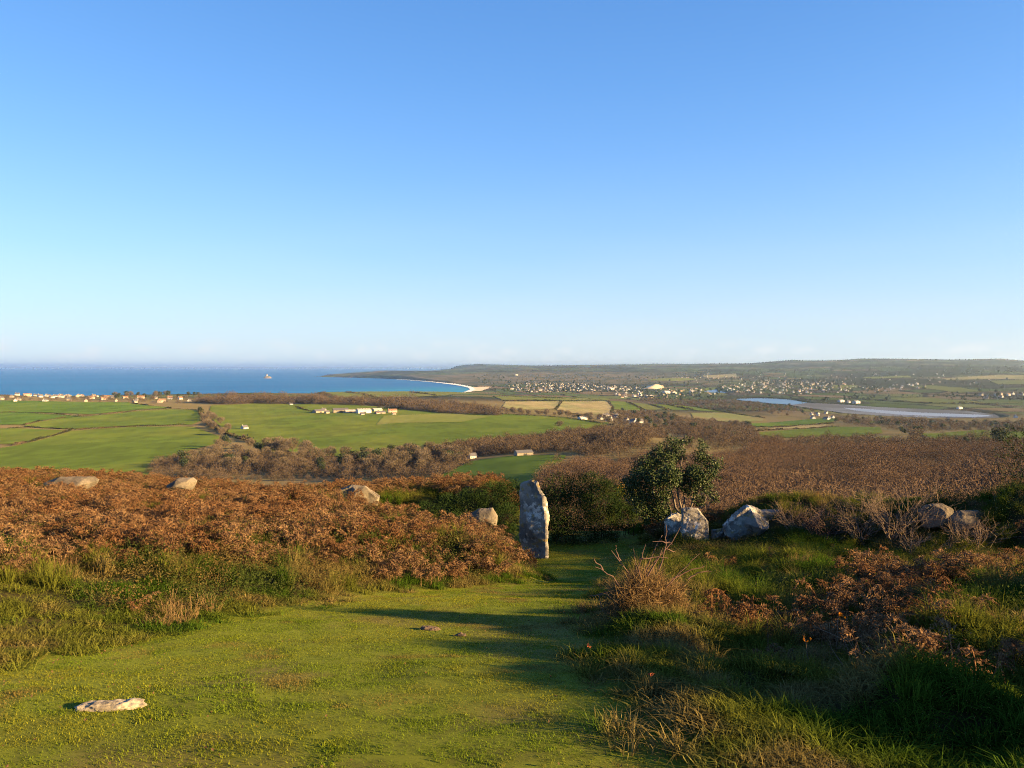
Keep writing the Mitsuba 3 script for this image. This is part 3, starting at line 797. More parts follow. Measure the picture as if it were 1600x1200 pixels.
house_model('house_model_0', 12, 9, 4.2, 4.2, 'white_wall_material', 'slate_material')
house_model('house_model_1', 10, 9, 4.2, 4.0, 'cream_wall_material', 'slate_material')
house_model('house_model_2', 16, 10, 3.6, 4.2, 'white_wall_material', 'slate_material')
house_model('house_model_3', 12, 9, 4.2, 4.2, 'white_wall_material', 'tile_material')
house_model('house_model_4', 20, 8, 5.6, 3.0, 'cream_wall_material', 'tile_material')
house_model('barn_model_0', 26, 14, 5.0, 3.4, 'stone_wall_material', 'slate_material', False, (6, .1, 4))
house_model('barn_model_1', 22, 12, 5.0, 2.6, 'cream_wall_material', 'sheet_roof_material', False, (5, .1, 4))
house_model('barn_model_2', 30, 16, 7.5, 3.0, 'white_wall_material', 'sheet_roof_material', False, (6, .1, 5))


def build_at(name, gid, p, rot, s, label, cat, group=None):
    key = numbered(name)
    z = float(height0(np.array([p[0]]), np.array([p[1]]))[0])
    inst(key, gid, (p[0], p[1], max(z, SEA_Z + 1.5)), rot, s)
    tag(key, label, cat, group)


# the farm behind the large field: (u, v of its foot, model, turn, size, what it looks like)
for u, v, gid, rot, s, text in [
        (498, 645.5, 'barn_model_0', 20, 1.0, 'blue grey roofed barn at the left end of the farm'),
        (511, 646.5, 'house_model_1', 10, .9, 'small cream farm cottage second from the left end of the farm'),
        (506, 642, 'house_model_0', 0, .8, 'white farmhouse gable behind the leftmost farm barn'),
        (532, 645, 'barn_model_0', -12, 1.25, 'large dark barn with pale roof left of the white farm hall'),
        (547, 645.5, 'barn_model_1', -8, 1.0, 'low brown barn joined to the large dark farm barn'),
        (568, 646, 'barn_model_2', 0, 1.0, 'big white farm hall with pale roof in the middle of the farm'),
        (566, 649, 'house_model_1', 0, .8, 'small white shed standing in front of the white farm hall'),
        (589, 643, 'barn_model_1', 8, 1.0, 'pale roofed barn right of the white farm hall'),
        (594, 647, 'barn_model_0', 4, .8, 'grey green shed in front of the right farm barns'),
        (590, 647.5, 'house_model_3', 0, .5, 'tiny cream hut left of the grey green farm shed'),
        (613, 645, 'house_model_4', -5, 1.0, 'cream farm cottage row at the right end of the farm'),
        (616, 648, 'house_model_3', -10, .6, 'small tiled outhouse at the far right corner of the farm'),
        (682, 644, 'house_model_0', 0, .7, 'small white house beside the long bare plantation'),
        (455, 633, 'house_model_0', 0, .7, 'small white cottage on the upper edge of the large field'),
        (425, 699, 'house_model_1', 25, .55, 'cream round looking hut on the small lawn in the valley'),
        (443, 703, 'house_model_0', 35, .8, 'house with white gable half hidden in the valley trees'),
        (382, 671, 'house_model_0', 30, .8, 'white gabled house poking out of the round clump of trees'),
        (706, 718, 'house_model_3', 20, .55, 'tiny cottage among orange bushes below the brown spur'),
        (738, 716, 'house_model_0', 0, .5, 'small white roofed cottage left of the small green field'),
        (818, 712, 'barn_model_0', -10, .5, 'low grey shed at the foot of the brown spur wood')]:
    y0 = 1100 if v < 660 else 380
    build_at('farm_building' if v < 650 and 490 < u < 620 else 'cottage', gid, ground_at(u, v, y0), rot + 32, s, text, 'building' if v < 650 and 490 < u < 620 else 'cottage')

TOWNS = [
    # px outline, first distance, number, label, group, models, scale
    ([(0, 623), (100, 619), (180, 622), (240, 623), (312, 625), (300, 630), (215, 630), (100, 628), (-40, 629.5)], 1700, 64, 'pale house in the village on the plateau above the left fields', 'houses of the left village', (0, 1, 2, 3, 4), 1.0),
    ([(800, 602), (840, 599), (900, 600), (960, 604), (1000, 606), (985, 610), (900, 611), (830, 612), (800, 609)], 4300, 78, 'small white house in the town behind the beach', 'houses of the beach town', (0, 1, 2, 0), 1.25),
    ([(1120, 605), (1200, 596), (1260, 597), (1330, 601), (1350, 608), (1290, 613), (1200, 615), (1150, 613)], 3800, 82, 'small pale house in the town above the river bend', 'houses of the river town', (0, 1, 2, 3), 1.15),
    ([(1060, 590), (1130, 586), (1160, 588), (1120, 592)], 6000, 18, 'tiny pale house of the hamlet high above the sand heap', 'houses of the high hamlet', (1, 1), 1.2),
    ([(950, 650), (995, 655), (1010, 663), (960, 662), (920, 656)], 1300, 10, 'white house among the trees right of the tree belt', 'houses by the tree belt', (0, 2, 3), .9),
    ([(1255, 649), (1290, 646), (1310, 653), (1290, 656), (1260, 655)], 1300, 8, 'white house beside the upper right green field', 'houses by the right fields', (0, 2), .9),
    ([(1530, 617), (1600, 616), (1620, 623), (1540, 623)], 3300, 14, 'orange brown house in the row beyond the estuary', 'houses beyond the estuary', (4, 3), 1.3),
    ([(965, 614), (1000, 612), (1010, 622), (980, 624)], 2500, 9, 'white house between the stubble fields and the town', 'houses above the stubble fields', (0, 2), 1.2),
    ([(1395, 601), (1440, 600), (1450, 608), (1400, 610)], 3600, 10, 'tiny pale house on the green slope across the estuary', 'houses on the far slope', (0, 1), 1.3),
]
for px, y0, n, text, group, models, s in TOWNS:
    poly = Polygon(world(px, y0)).buffer(0)
    pts = scatter(poly, math.sqrt(poly.area / n) * .72, RNG)
    for p in pts[RNG.permutation(len(pts))[:n]]:
        build_at('house', f'house_model_{models[RNG.integers(len(models))]}', p, RNG.choice([25, 60, 90, 120]), s * RNG.uniform(.8, 1.2), text, 'house', group)
rng = np.random.default_rng(123)
n_ = 0
for px, y0, n, models, s in [
        ([(795, 603), (840, 598.5), (900, 599), (960, 603), (1005, 606), (990, 611), (900, 612), (830, 613), (795, 609)], 4300, 170, (0, 1, 2, 1), .95),
        ([(1110, 606), (1200, 594), (1270, 595), (1340, 600), (1400, 607), (1380, 614), (1290, 615), (1240, 616), (1150, 614)], 3600, 190, (0, 1, 3, 1), .9),
        ([(960, 606), (1100, 608), (1130, 616), (1060, 624), (960, 622)], 2600, 60, (0, 1, 4), .9),
        ([(1040, 586), (1340, 584), (1560, 588), (1600, 600), (1420, 603), (1200, 594), (1060, 600)], 4200, 70, (0, 1, 1), 1.0)]:
    poly = Polygon(world(px, y0)).buffer(0)
    for p in scatter(poly, math.sqrt(poly.area / n) * .6, rng)[:n]:
        n_ += 1
        z = float(height0(np.array([p[0]]), np.array([p[1]]))[0])
        inst(f'far_houses__{n_:03d}', f'house_model_{models[rng.integers(len(models))]}', (p[0], p[1], max(z, SEA_Z + 1.5)), rng.uniform(0, 180), s * rng.uniform(.7, 1.1))
tag('far_houses', 'many tiny pale houses and roofs spread through the far towns and farmland', 'houses', None, 'stuff')
plain = Polygon([(-100, 4700), (1500, 3700), (3400, 3900), (6000, 7500), (6000, 9800), (-500, 9800)])
wood('town_trees', None, 0, 135, 'garden_tree', 'dark tree clumps and hedge trees dotted over the far plain', (.9, 2.1), ymax=10000, poly=plain)
for u, v, y0, gid, s, rot, text in [
        (1041, 614.5, 3000, 'barn_model_2', 1.4, 0, 'large white works hall below the sand heap'),
        (1053, 615.5, 3000, 'barn_model_1', 1.5, 0, 'cream works hall right of the white one below the sand heap'),
        (1081, 613.5, 3200, 'barn_model_2', 1.3, 10, 'white works hall by the small blue inlet'),
        (955, 609, 4000, 'barn_model_2', 1.3, 0, 'white hall at the right edge of the beach town'),
        (1014, 622, 2400, 'barn_model_1', 2.0, 3, 'long pale orange shed in front of the works halls'),
        (1314, 628.3, 3200, 'barn_model_2', 1.0, 0, 'left of three white sheds on the far estuary shore'),
        (1326, 629.2, 3200, 'house_model_0', 1.2, 0, 'middle and smallest of three white sheds on the far estuary shore'),
        (1338, 630.2, 3200, 'barn_model_2', 1.1, 0, 'right of three white sheds on the far estuary shore'),
        (807, 586.5, 7000, 'barn_model_2', 1.2, 0, 'lone white building on the dunes above the town'),
        (1499, 639.3, 2900, 'barn_model_2', .8, 0, 'white shed at the waterline beyond the estuary'),
        (1587, 653, 2000, 'house_model_0', 1.1, 30, 'white gabled house at the right end of the estuary'),
        (1482, 655, 2000, 'house_model_0', .9, 30, 'small white house on the near estuary shore'),
        (910, 655.5, 1300, 'barn_model_2', .6, 0, 'low white shed under the tree belt')]:
    build_at('works_building', gid, ground_at(u, v, y0), rot + 35, s, text, 'building')

# ------------------------------------------------------------------ the lighthouse on its rock
rng = np.random.default_rng(5)
y_l = 12000.0
cl = at(418, 590.6, y_l)
cl[1] = SEA_Z / ray(418, 591)[1]
cl[0] = ray(418, 591)[0] * cl[1]
gx, gy = np.meshgrid(np.linspace(-1, 1, 40), np.linspace(-1, 1, 24))
rr = np.hypot(gx, gy)
hz = np.clip(1 - rr ** 2, 0, 1) ** .6 * 34 * (.55 + .9 * meshkit.fbm(np.stack([gx * 2.5, gy * 2.5, gx * 0], -1), 4, 9)) - 3
iv = np.c_[(gx * 62 + cl[0]).ravel(), (gy * 60 + cl[1]).ravel(), (hz + SEA_Z).ravel()]
scene['island_rock_material'] = principled(lambda p, n, uv: mix((.22, .19, .16), (.12, .13, .07), smoothstep(.6, .95, n.z)), .95, .1)
shape('rock_island', (iv, grid_faces(24, 40)), 'island_rock_material', False, 'dark rocky islet out in the bay', 'islet')
top = SEA_Z + 24
prof = np.array([[9, 0], [7.5, 33], [9, 33.5], [9, 35.5], [0.01, 35.7]])
m = trimesh.creation.revolve(prof, sections=8)
shape('lighthouse__tower', (np.array(m.vertices) + [cl[0] - 8, cl[1], top - 6], np.array(m.faces)), 'white_wall_material', False)
m = trimesh.creation.revolve(np.array([[4.5, 0], [4.5, 6], [0.01, 10]]), sections=8)
shape('lighthouse__lantern', (np.array(m.vertices) + [cl[0] - 8, cl[1], top + 29.7], np.array(m.faces)), 'dark_opening_material', False)
shape('lighthouse__keepers_house', join([gable_walls(24, 12, 8, 4), gable_roof(24, 12, 8, 4)]), 'white_wall_material', False)
scene['lighthouse__keepers_house']['to_world'] = T().translate([cl[0] + 22, cl[1] + 5, top - 8])
tag('lighthouse', 'white lighthouse with low white buildings on the islet in the bay', 'lighthouse')

# slim white mast on the far fields
p = ground_at(1106, 589.5, 5200)
mm = join([tube([[p[0], p[1], p[2] - 2], [p[0], p[1], p[2] + 46]], [1.8, 1.0], 8)] + [tube([[p[0], p[1] - 2, p[2] + 46], [p[0] + 18 * math.cos(a), p[1] - 2, p[2] + 46 + 18 * math.sin(a)]], [1.0, .25], 5) for a in (1.0, 3.1, 5.2)])
shape('wind_turbine', mm, 'white_wall_material', False, 'slim white wind turbine on the far fields above the inlet', 'wind turbine')

# ================================================================== THE HILLTOP
def normal_at(x, y, e=.25):
    gx = (height0(x + e, y) - height0(x - e, y)) / (2 * e)
    gy = (height0(x, y + e) - height0(x, y - e)) / (2 * e)
    n = np.stack([-gx, -gy, np.ones_like(gx)], -1)
    return n / np.linalg.norm(n, axis=-1, keepdims=True)


def tilt(n):
    """Turns the z axis onto n."""
    v = np.cross([0, 0, 1.0], n)
    c = n[2]
    K = np.array([[0, -v[2], v[1]], [v[2], 0, -v[0]], [-v[1], v[0], 0]])
    m = np.eye(4)
    m[:3, :3] = np.eye(3) + K + K @ K / (1 + c)
    return T(m)


def thin(fn, trans=.6, rough=.6):
    return {'type': 'principledthin', 'base_color': proc(lambda p, n, uv: fn(p, n, uv) * DEPTH), 'roughness': rough, 'diff_trans': trans, 'spec_trans': 0.0}


def turf_color(p, n, uv):
    a = fbm(p.x * .9, p.y * .9, 1.0, 4)
    b = fbm(p.x * 3.1, p.y * 3.1, 5.0, 3)
    c = mix((.150, .220, .018), (.235, .250, .026), smoothstep(.35, .65, a))
    c = mix(c, (.120, .185, .015), smoothstep(.52, .72, b) * .8)
    c = mix(c, (.22, .155, .055), smoothstep(.60, .78, fbm(p.x * 2.3, p.y * 2.3, 9.0, 3)) * .8)
    return c * (.6 + .8 * noise(p.x * 70., p.y * 70., 0.0))


def rough_color(p, n, uv):
    a = fbm(p.x * 1.1, p.y * 1.1, 4.0, 4)
    c = mix((.060, .115, .014), (.135, .155, .026), smoothstep(.38, .60, a))
    c = mix(c, (.24, .18, .075), smoothstep(.50, .72, fbm(p.x * 1.7, p.y * 1.7, 7.0, 3)) * .8)
    return c * (.55 + .9 * noise(p.x * 50., p.y * 50., 2.0))


def bracken_color(p, n, uv):
    a = fbm(p.x * 1.6, p.y * 1.6, 2.0, 3)
    k = noise(p.x * 31., p.y * 31., p.z * 31.)
    c = mix((.19, .100, .050), (.25, .158, .090), smoothstep(.35, .65, a))
    c = mix(c, (.075, .042, .026), smoothstep(.42, .78, k))
    return mix(c, (.46, .32, .16), smoothstep(.72, .95, noise(p.x * 23., p.y * 23., p.z * 23. + 9)) * .7)


def heath_color(p, n, uv):
    k = noise(p.x * 27., p.y * 27., p.z * 27.)
    c = mix((.045, .065, .018), (.12, .090, .036), smoothstep(.4, .7, fbm(p.x * 1.9, p.y * 1.9, 3.0, 3)))
    return c * (.6 + .8 * k)


scene['turf_material'] = thin(turf_color, .7)
scene['rough_grass_material'] = thin(rough_color, .7)
scene['dry_grass_material'] = thin(lambda p, n, uv: mix((.27, .19, .095), (.17, .115, .055), noise(p.x * 20., p.y * 20., p.z * 20.)), .5)
scene['bracken_material'] = thin(bracken_color, .45, .7)
scene['heath_material'] = thin(heath_color, .3, .5)
scene['stem_material'] = two(principled(lambda p, n, uv: mix((.17, .095, .07), (.09, .055, .045), noise(p.x * 12., p.y * 12., p.z * 12.)), .7, .3))
scene['grey_stem_material'] = two(principled((.21, .155, .115), .85, .15))


def blades(n, r, h0, h1, w, lean, rng, clumps=0, square=False):
    """Grass blades on a patch: two triangles and a bend each."""
    if clumps:
        cc = rng.uniform(-r, r, (clumps, 2))
        k = rng.integers(clumps, size=n)
        q = cc[k] + rng.normal(size=(n, 2)) * r * .13
        hs = rng.uniform(.6, 1.15, clumps)[k]
        out = (q - cc[k]) / (r * .13)
    else:
        q = rng.uniform(-r, r, (n, 2))
        hs, out = np.ones(n), np.zeros((n, 2))
    a = rng.uniform(0, 6.283, n)
    h = rng.uniform(h0, h1, n) * hs
    d = np.c_[np.cos(a), np.sin(a)] * rng.uniform(.2, 1, n)[:, None] * lean + out * lean * .35 + np.array([-.10, .04])
    b = np.c_[q, np.full(n, -.02)]
    sd = np.c_[-np.sin(a + rng.normal(size=n) * .6), np.cos(a), np.zeros(n)] * (w * rng.uniform(.7, 1.3, n))[:, None] / 2
    mid = b + np.c_[d * h[:, None] * .35, h * .62]
    tip = b + np.c_[d * h[:, None] * 1.05, h * (1 - .25 * np.linalg.norm(d, axis=1))]
    v = np.stack([b - sd, b + sd, mid + sd * .75, mid - sd * .75, tip], 1).reshape(-1, 3)
    k = np.arange(n)[:, None] * 5
    return v, np.vstack([k + [0, 1, 2], k + [0, 2, 3], k + [3, 2, 4]])


def frond(rng, L, pairs, fine):
    """One dead bracken frond: an arching stalk with withered, drooping pinnae."""
    a = rng.uniform(0, 6.283)
    rise, out = L * rng.uniform(.45, .85), L * rng.uniform(.3, .75)
    t = np.linspace(0, 1, 7)
    r = out * t ** 1.3
    z = rise * np.sin(np.clip(t * rng.uniform(1.7, 2.6), 0, 3)) + 0.02
    st = np.c_[np.cos(a) * r, np.sin(a) * r, z]
    parts = [tube(st, np.linspace(.006, .002, 7), 3)]
    tt = np.linspace(.3, .99, pairs)
    c = np.c_[np.interp(tt, t, st[:, 0]), np.interp(tt, t, st[:, 1]), np.interp(tt, t, st[:, 2])]
    for s in (-1, 1):
        ln = L * .30 * np.sin(np.clip((1.05 - tt) * 2.6, .15, 1.5)) * rng.uniform(.6, 1.1, pairs)
        side = np.array([-math.sin(a), math.cos(a), 0]) * s
        d = side + np.array([math.cos(a), math.sin(a), 0]) * .5 + rng.normal(size=(pairs, 3)) * .35 - np.array([0, 0, 1]) * rng.uniform(.1, .9, pairs)[:, None]
        d /= np.linalg.norm(d, axis=1, keepdims=True)
        w = np.cross(d, rng.normal(size=(pairs, 3)))
        w /= np.linalg.norm(w, axis=1, keepdims=True)
        if True:
            for f in np.linspace(.15, .95, 6 if fine else 4):
                q = c + d * (ln * f)[:, None]
                for s2 in (-1, 1):
                    e = w * s2 + d * .6 + rng.normal(size=(pairs, 3)) * .3
                    parts.append(slivers(q, e, ln * (.34 if fine else .5) * (1.15 - f),   .012 if fine else .017, rng))
    return join(parts)


def bracken_model(gid, seed, n, fine, L=.62):
    rng = np.random.default_rng(seed)
    fs = []
    for _ in range(n):
        v, f = frond(rng, L * rng.uniform(.6, 1.15), 12 if fine else 13, fine)
        v = v + np.r_[rng.normal(size=2) * .12, 0]
        fs.append((v, f))
    scene[gid] = {'type': 'shapegroup', 'clump': mikit.ply(join(fs), 'bracken_material')}


def single(gid, mesh, mat):
    scene[gid] = {'type': 'shapegroup', 'clump': mikit.ply(mesh, mat)}


for k in range(5):
    rng = np.random.default_rng(100 + k)
    single(f'turf_model_{k}', blades(2300, .27, .010, .032, .0034, 1.0, rng), 'turf_material')
    single(f'rough_model_{k}', blades(760, .30, .05, .16, .0055, .9, rng, 9), 'rough_grass_material')
    single(f'tussock_model_{k}', blades(520, .22, .14, .34, .0055, .8, rng, 5), 'rough_grass_material')
    single(f'dry_model_{k}', blades(260, .22, .14, .36, .0045, .8, rng, 6), 'dry_grass_material')
    bracken_model(f'bracken_model_{k}', 120 + k, 8, False)
    bracken_model(f'fine_bracken_model_{k}', 130 + k, 6, True, .5)
    q = rng.normal(size=(760, 3)) * [.16, .16, .065] + [0, 0, .09]
    tw = slivers(rng.normal(size=(60, 3)) * [.1, .1, .01], rng.normal(size=(60, 3)) + [0, 0, .9], rng.uniform(.12, .34, 60), .006, rng)
    single(f'heath_model_{k}', join([leaves(q, rng.uniform(.010, .024, 760), rng, .2, .6), tw]), 'heath_material')


def place_all(key, model, pts, s0, s1, rng, label, cat, sink=0.0, follow=1.0, nk=5, start=0, zs=1.0):
    z, n = height0(pts[:, 0], pts[:, 1]), normal_at(pts[:, 0], pts[:, 1])
    n[:, :2] *= follow
    n /= np.linalg.norm(n, axis=1, keepdims=True)
    for k, (x, y) in enumerate(pts):
        gid, rz, sc_ = f'{model}_model_{rng.integers(nk)}', rng.uniform(0, 360), rng.uniform(s0, s1)
        inst(f'{key}__{start + k + 1:03d}', gid, (x, y, z[k] - sink), rz, sc_, sc_ * zs, m=tilt(n[k]))
    tag(key, label, cat, None, 'stuff')
    return start + len(pts)


def pattern(x, y, s, seed):
    return fb(x, y, s, seed, 3) + .5


rng = np.random.default_rng(77)
ZONE = Polygon([(-5.5, 2.0), (4.5, 2.0), (21, 26), (-27, 28)])
XL = lambda y: np.interp(y, *PATH_L)
XR = lambda y: np.interp(y, *PATH_R)


def frame(p):
    return (p[:, 0] > -.95 * p[:, 1] - 1.2) & (p[:, 0] < .82 * p[:, 1] + 1.0)


# mown turf of the path
pts = scatter(Polygon([(-5.0, 2.0), (3.2, 2.0), (2.4, 8), (4.5, 20), (-2.5, 20), (-3, 9), (-5.4, 6)]), .23, rng)
e = .25 * (pattern(pts[:, 0], pts[:, 1], 1.4, 21) - .5)
pts = pts[(pts[:, 0] > XL(pts[:, 1]) - .35 + e) & (pts[:, 0] < XR(pts[:, 1]) + .25 + e) & frame(pts)]
place_all('turf', 'turf', pts, .65, 1.15, rng, 'short grazed green turf of the path', 'turf', -.004)
# bracken
pts = scatter(ZONE, .27, rng)
x, y = pts.T
pb, pn = pattern(x, y, .45, 31), pattern(x, y, 1.3, 32)
left, right = x < XL(y) - .15, x > XR(y) + .2
edge = XL(y) - x
bl = left & (edge > .15 + 1.6 * (pn - .35) + 1.9 * sm(10.5, 7.5, y)) & (pb + .35 * sm(7.0, 9.5, y) + .18 * sm(1.2, 3.5, edge) > .60) & ~((x > -3.6) & (x < .4) & (y > 15.6) & (y < 20.6))
bl &= ~((np.hypot(x + .4, y - 17.2) < 1.5) & (pn < .55))
for u, v, yy, wid in [(103, 750, 19, .85), (80, 795, 14.5, .5), (284, 748, 20, .5), (553, 765, 18.6, .75), (752, 800, 18.3, .6)]:
    c = at(u, v, yy)
    bl &= ~((np.abs(x - c[0] - (y - yy) * c[0] / yy) < wid) & (y > yy - .95) & (y < yy + .4))
br = right & (pb - .12 + .27 * sm(.32, .48, x / y) > .57) & (y < 10) & (y > 4.0) & (pn > .35)
br |= right & (y > 19) & (pb > .55)
br &= ~((np.hypot(x - 1.1, y - 6.3) < .75) | ((np.abs(x / y - .175) < .06) & (y > 3) & (y < 6.3)))
pts2 = pts[(bl | br) & frame(pts)]
near_b = pts2[:, 1] < 8.2
k = place_all('dead_bracken', 'bracken', pts2[~near_b], .40, .85, rng, 'dead orange brown bracken covering the hilltop', 'bracken', .04, .6)
place_all('dead_bracken', 'fine_bracken', pts2[near_b], .6, 1.0, rng, 'dead orange brown bracken covering the hilltop', 'bracken', .03, .6, start=k)
st_ = scatter(ZONE, .75, rng)
st_ = st_[((st_[:, 0] < XL(st_[:, 1]) - .5) | (st_[:, 0] > XR(st_[:, 1]) + .7)) & frame(st_) & (st_[:, 1] > 4.4)]
st_ = st_[rng.random(len(st_)) < .45]
place_all('dead_bracken', 'fine_bracken', st_, .45, .85, rng, 'dead orange brown bracken covering the hilltop', 'bracken', .03, .6, start=k + len(pts2))
s1_ = np.c_[rng.uniform(-.6, .4, 14), rng.uniform(16.2, 17.4, 14)]
place_all('dead_bracken', 'bracken', s1_, .45, .8, rng, 'dead orange brown bracken covering the hilltop', 'bracken', .04, .6, start=k + len(pts2) + len(st_))
bset = cKDTree(pts2)
# rough grass and tussocks
pts = scatter(ZONE, .30, rng)
x, y = pts.T
pn = pattern(x, y, 1.3, 41)
side = (x < XL(y) + .05 + .3 * (pn - .5)) | (x > XR(y) - .05 + .3 * (pn - .5))
d = bset.query(pts)[0]
ok = side & frame(pts) & (y < 24) & ((d > .22) | (pn > .52) | (y < 5.5) | ((x < 0) & (y < 9)))
g = pts[ok]
t_ = pattern(g[:, 0], g[:, 1], .9, 42)
away = np.hypot(g[:, 0] - 1.1, g[:, 1] - 6.3) > .85
front = (np.abs(g[:, 0] / g[:, 1] - .175) < .07) & (g[:, 1] < 6.4)
tall = (t_ > .5) & away & ~front & (g[:, 1] > np.where(g[:, 0] < 0, 7.0, 4.6)) & ((g[:, 0] > XR(g[:, 1]) + .25) | (g[:, 0] < XL(g[:, 1]) - .5))
k = nb = scatter(Polygon([(.4, 2.4), (5.2, 2.4), (5.2, 7.5), (1.2, 7.5)]), .22, rng)
nb = nb[(nb[:, 0] > XR(nb[:, 1]) + .05) & frame(nb)]
fr = (np.abs(nb[:, 0] / nb[:, 1] - .175) < .085) & (nb[:, 1] < 6.6)
k = place_all('rough_grass', 'rough', nb[fr], .8, 1.1, rng, 'rough green and straw coloured grass beside the path', 'grass', -.005, .9, zs=.5)
nb = nb[~fr]
k = place_all('rough_grass', 'rough', nb, .9, 1.3, rng, 'rough green and straw coloured grass beside the path', 'grass', -.01, .9, start=k, zs=.52)
gl = (g[:, 0] < 0) & (g[:, 1] < 9)
k = place_all('rough_grass', 'rough', g[~tall & gl], .95, 1.3, rng, 'rough green and straw coloured grass beside the path', 'grass', 0, .8, start=k, zs=.6)
k = place_all('rough_grass', 'rough', g[~tall & ~gl], .8, 1.25, rng, 'rough green and straw coloured grass beside the path', 'grass', 0, .7, start=k)
k = place_all('rough_grass', 'tussock', g[tall], .7, 1.15, rng, 'rough green and straw coloured grass beside the path', 'grass', 0, .5, start=k)
dry = g[(pattern(g[:, 0], g[:, 1], 1.1, 43) > .56) & (rng.random(len(g)) < .7) & away & ~front] + rng.normal(size=(1, 2)) * .1
db = pts2[(pts2[:, 0] < XL(pts2[:, 1])) & (rng.random(len(pts2)) < .22)] + .05
dry = dry[(dry[:, 0] < 0) | (dry[:, 1] > 5.2)]
dry = np.vstack([dry, db])
place_all('dry_grass', 'dry', dry, .45, .85, rng, 'tufts of dry straw coloured grass', 'grass', 0, .5)
# low heath, bramble leaves and twigs
pts = scatter(ZONE, .38, rng)
x, y = pts.T
pn = pattern(x, y, .8, 51)
ok = ((x < XL(y) - .4) | (x > XR(y) + .3)) & ((x < 0) | (y > 5.6)) & (pn > np.where((x < 2) & (x > -4) & (y > 9) & (y < 15), .40, np.where(x < 0, .49, .55))) & frame(pts)
place_all('heath', 'heath', pts[ok], .8, 1.5, rng, 'low heath and bramble with dark leaves and thin twigs', 'heath', .02, .5)

# small dead leaves, crumbs of soil and droppings on the turf
q = RNG.uniform([-4, 2.4], [3, 11], (5200, 2))
q = q[(q[:, 0] > XL(q[:, 1]) - .1) & (q[:, 0] < XR(q[:, 1]) + .1) & (pattern(q[:, 0], q[:, 1], .9, 61) + .25 * RNG.random(len(q)) > .68)]
lc = np.c_[q, height0(q[:, 0], q[:, 1]) + RNG.uniform(.012, .03, len(q))]
scene['litter_material'] = two(principled(lambda p, n, uv: mix((.13, .075, .04), (.05, .035, .025), noise(p.x * 40., p.y * 40., 0.0)), .9, .1))
shape('leaf_litter', leaves(lc, RNG.uniform(.006, .018, len(q)), RNG, 0, .7), 'litter_material', False, 'brown crumbs of dead leaf and soil scattered over the turf path', 'leaf litter', kind='stuff')

# ------------------------------------------------------------------ stones
def granite(p, n, uv):
    a = fbm(p.x * 3.1, p.y * 3.1, p.z * 3.1, 4)
    b = fbm(p.x * 11., p.y * 11., p.z * 11., 3)
    c = mix((.16, .155, .15), (.27, .255, .23), smoothstep(.35, .65, a))
    c = mix(c, (.60, .57, .51), smoothstep(.50, .62, b) * smoothstep(.42, .6, fbm(p.x * 2.2 + 4, p.y * 2.2, p.z * 2.2, 3)))
    c = mix(c, (.07, .07, .065), smoothstep(.62, .74, fbm(p.x * 6., p.y * 6., p.z * 4. + 7, 3)) * .7)
    c = mix(c, (.33, .24, .08), smoothstep(.66, .74, fbm(p.x * 8. + 3, p.y * 8., p.z * 8., 3)) * .8)
    return c * (.8 + .4 * noise(p.x * 60., p.y * 60., p.z * 60.))


def weathered(p, n, uv):
    a = fbm(p.x * 3.1, p.y * 3.1, p.z * 3.1, 4)
    c = mix((.10, .088, .07), (.185, .16, .125), smoothstep(.35, .65, a))
    c = mix(c, (.11, .10, .08), smoothstep(.55, .75, fbm(p.x * 7., p.y * 7., p.z * 7., 3)) * .7)
    return c * (.75 + .5 * noise(p.x * 45., p.y * 45., p.z * 45.))


scene['weathered_material'] = {'type': 'bumpmap', 'arbitrary': proc(lambda p, n, uv: .014 * fbm(p.x * 20., p.y * 20., p.z * 20., 4), 4e-3), 'scale': 1.0,
                               'bsdf': principled(weathered, .95, .1)}
scene['granite_material'] = {'type': 'bumpmap', 'arbitrary': proc(lambda p, n, uv: .012 * fbm(p.x * 22., p.y * 22., p.z * 22., 4), 4e-3), 'scale': 1.0,
                             'bsdf': principled(granite, .9, .2)}


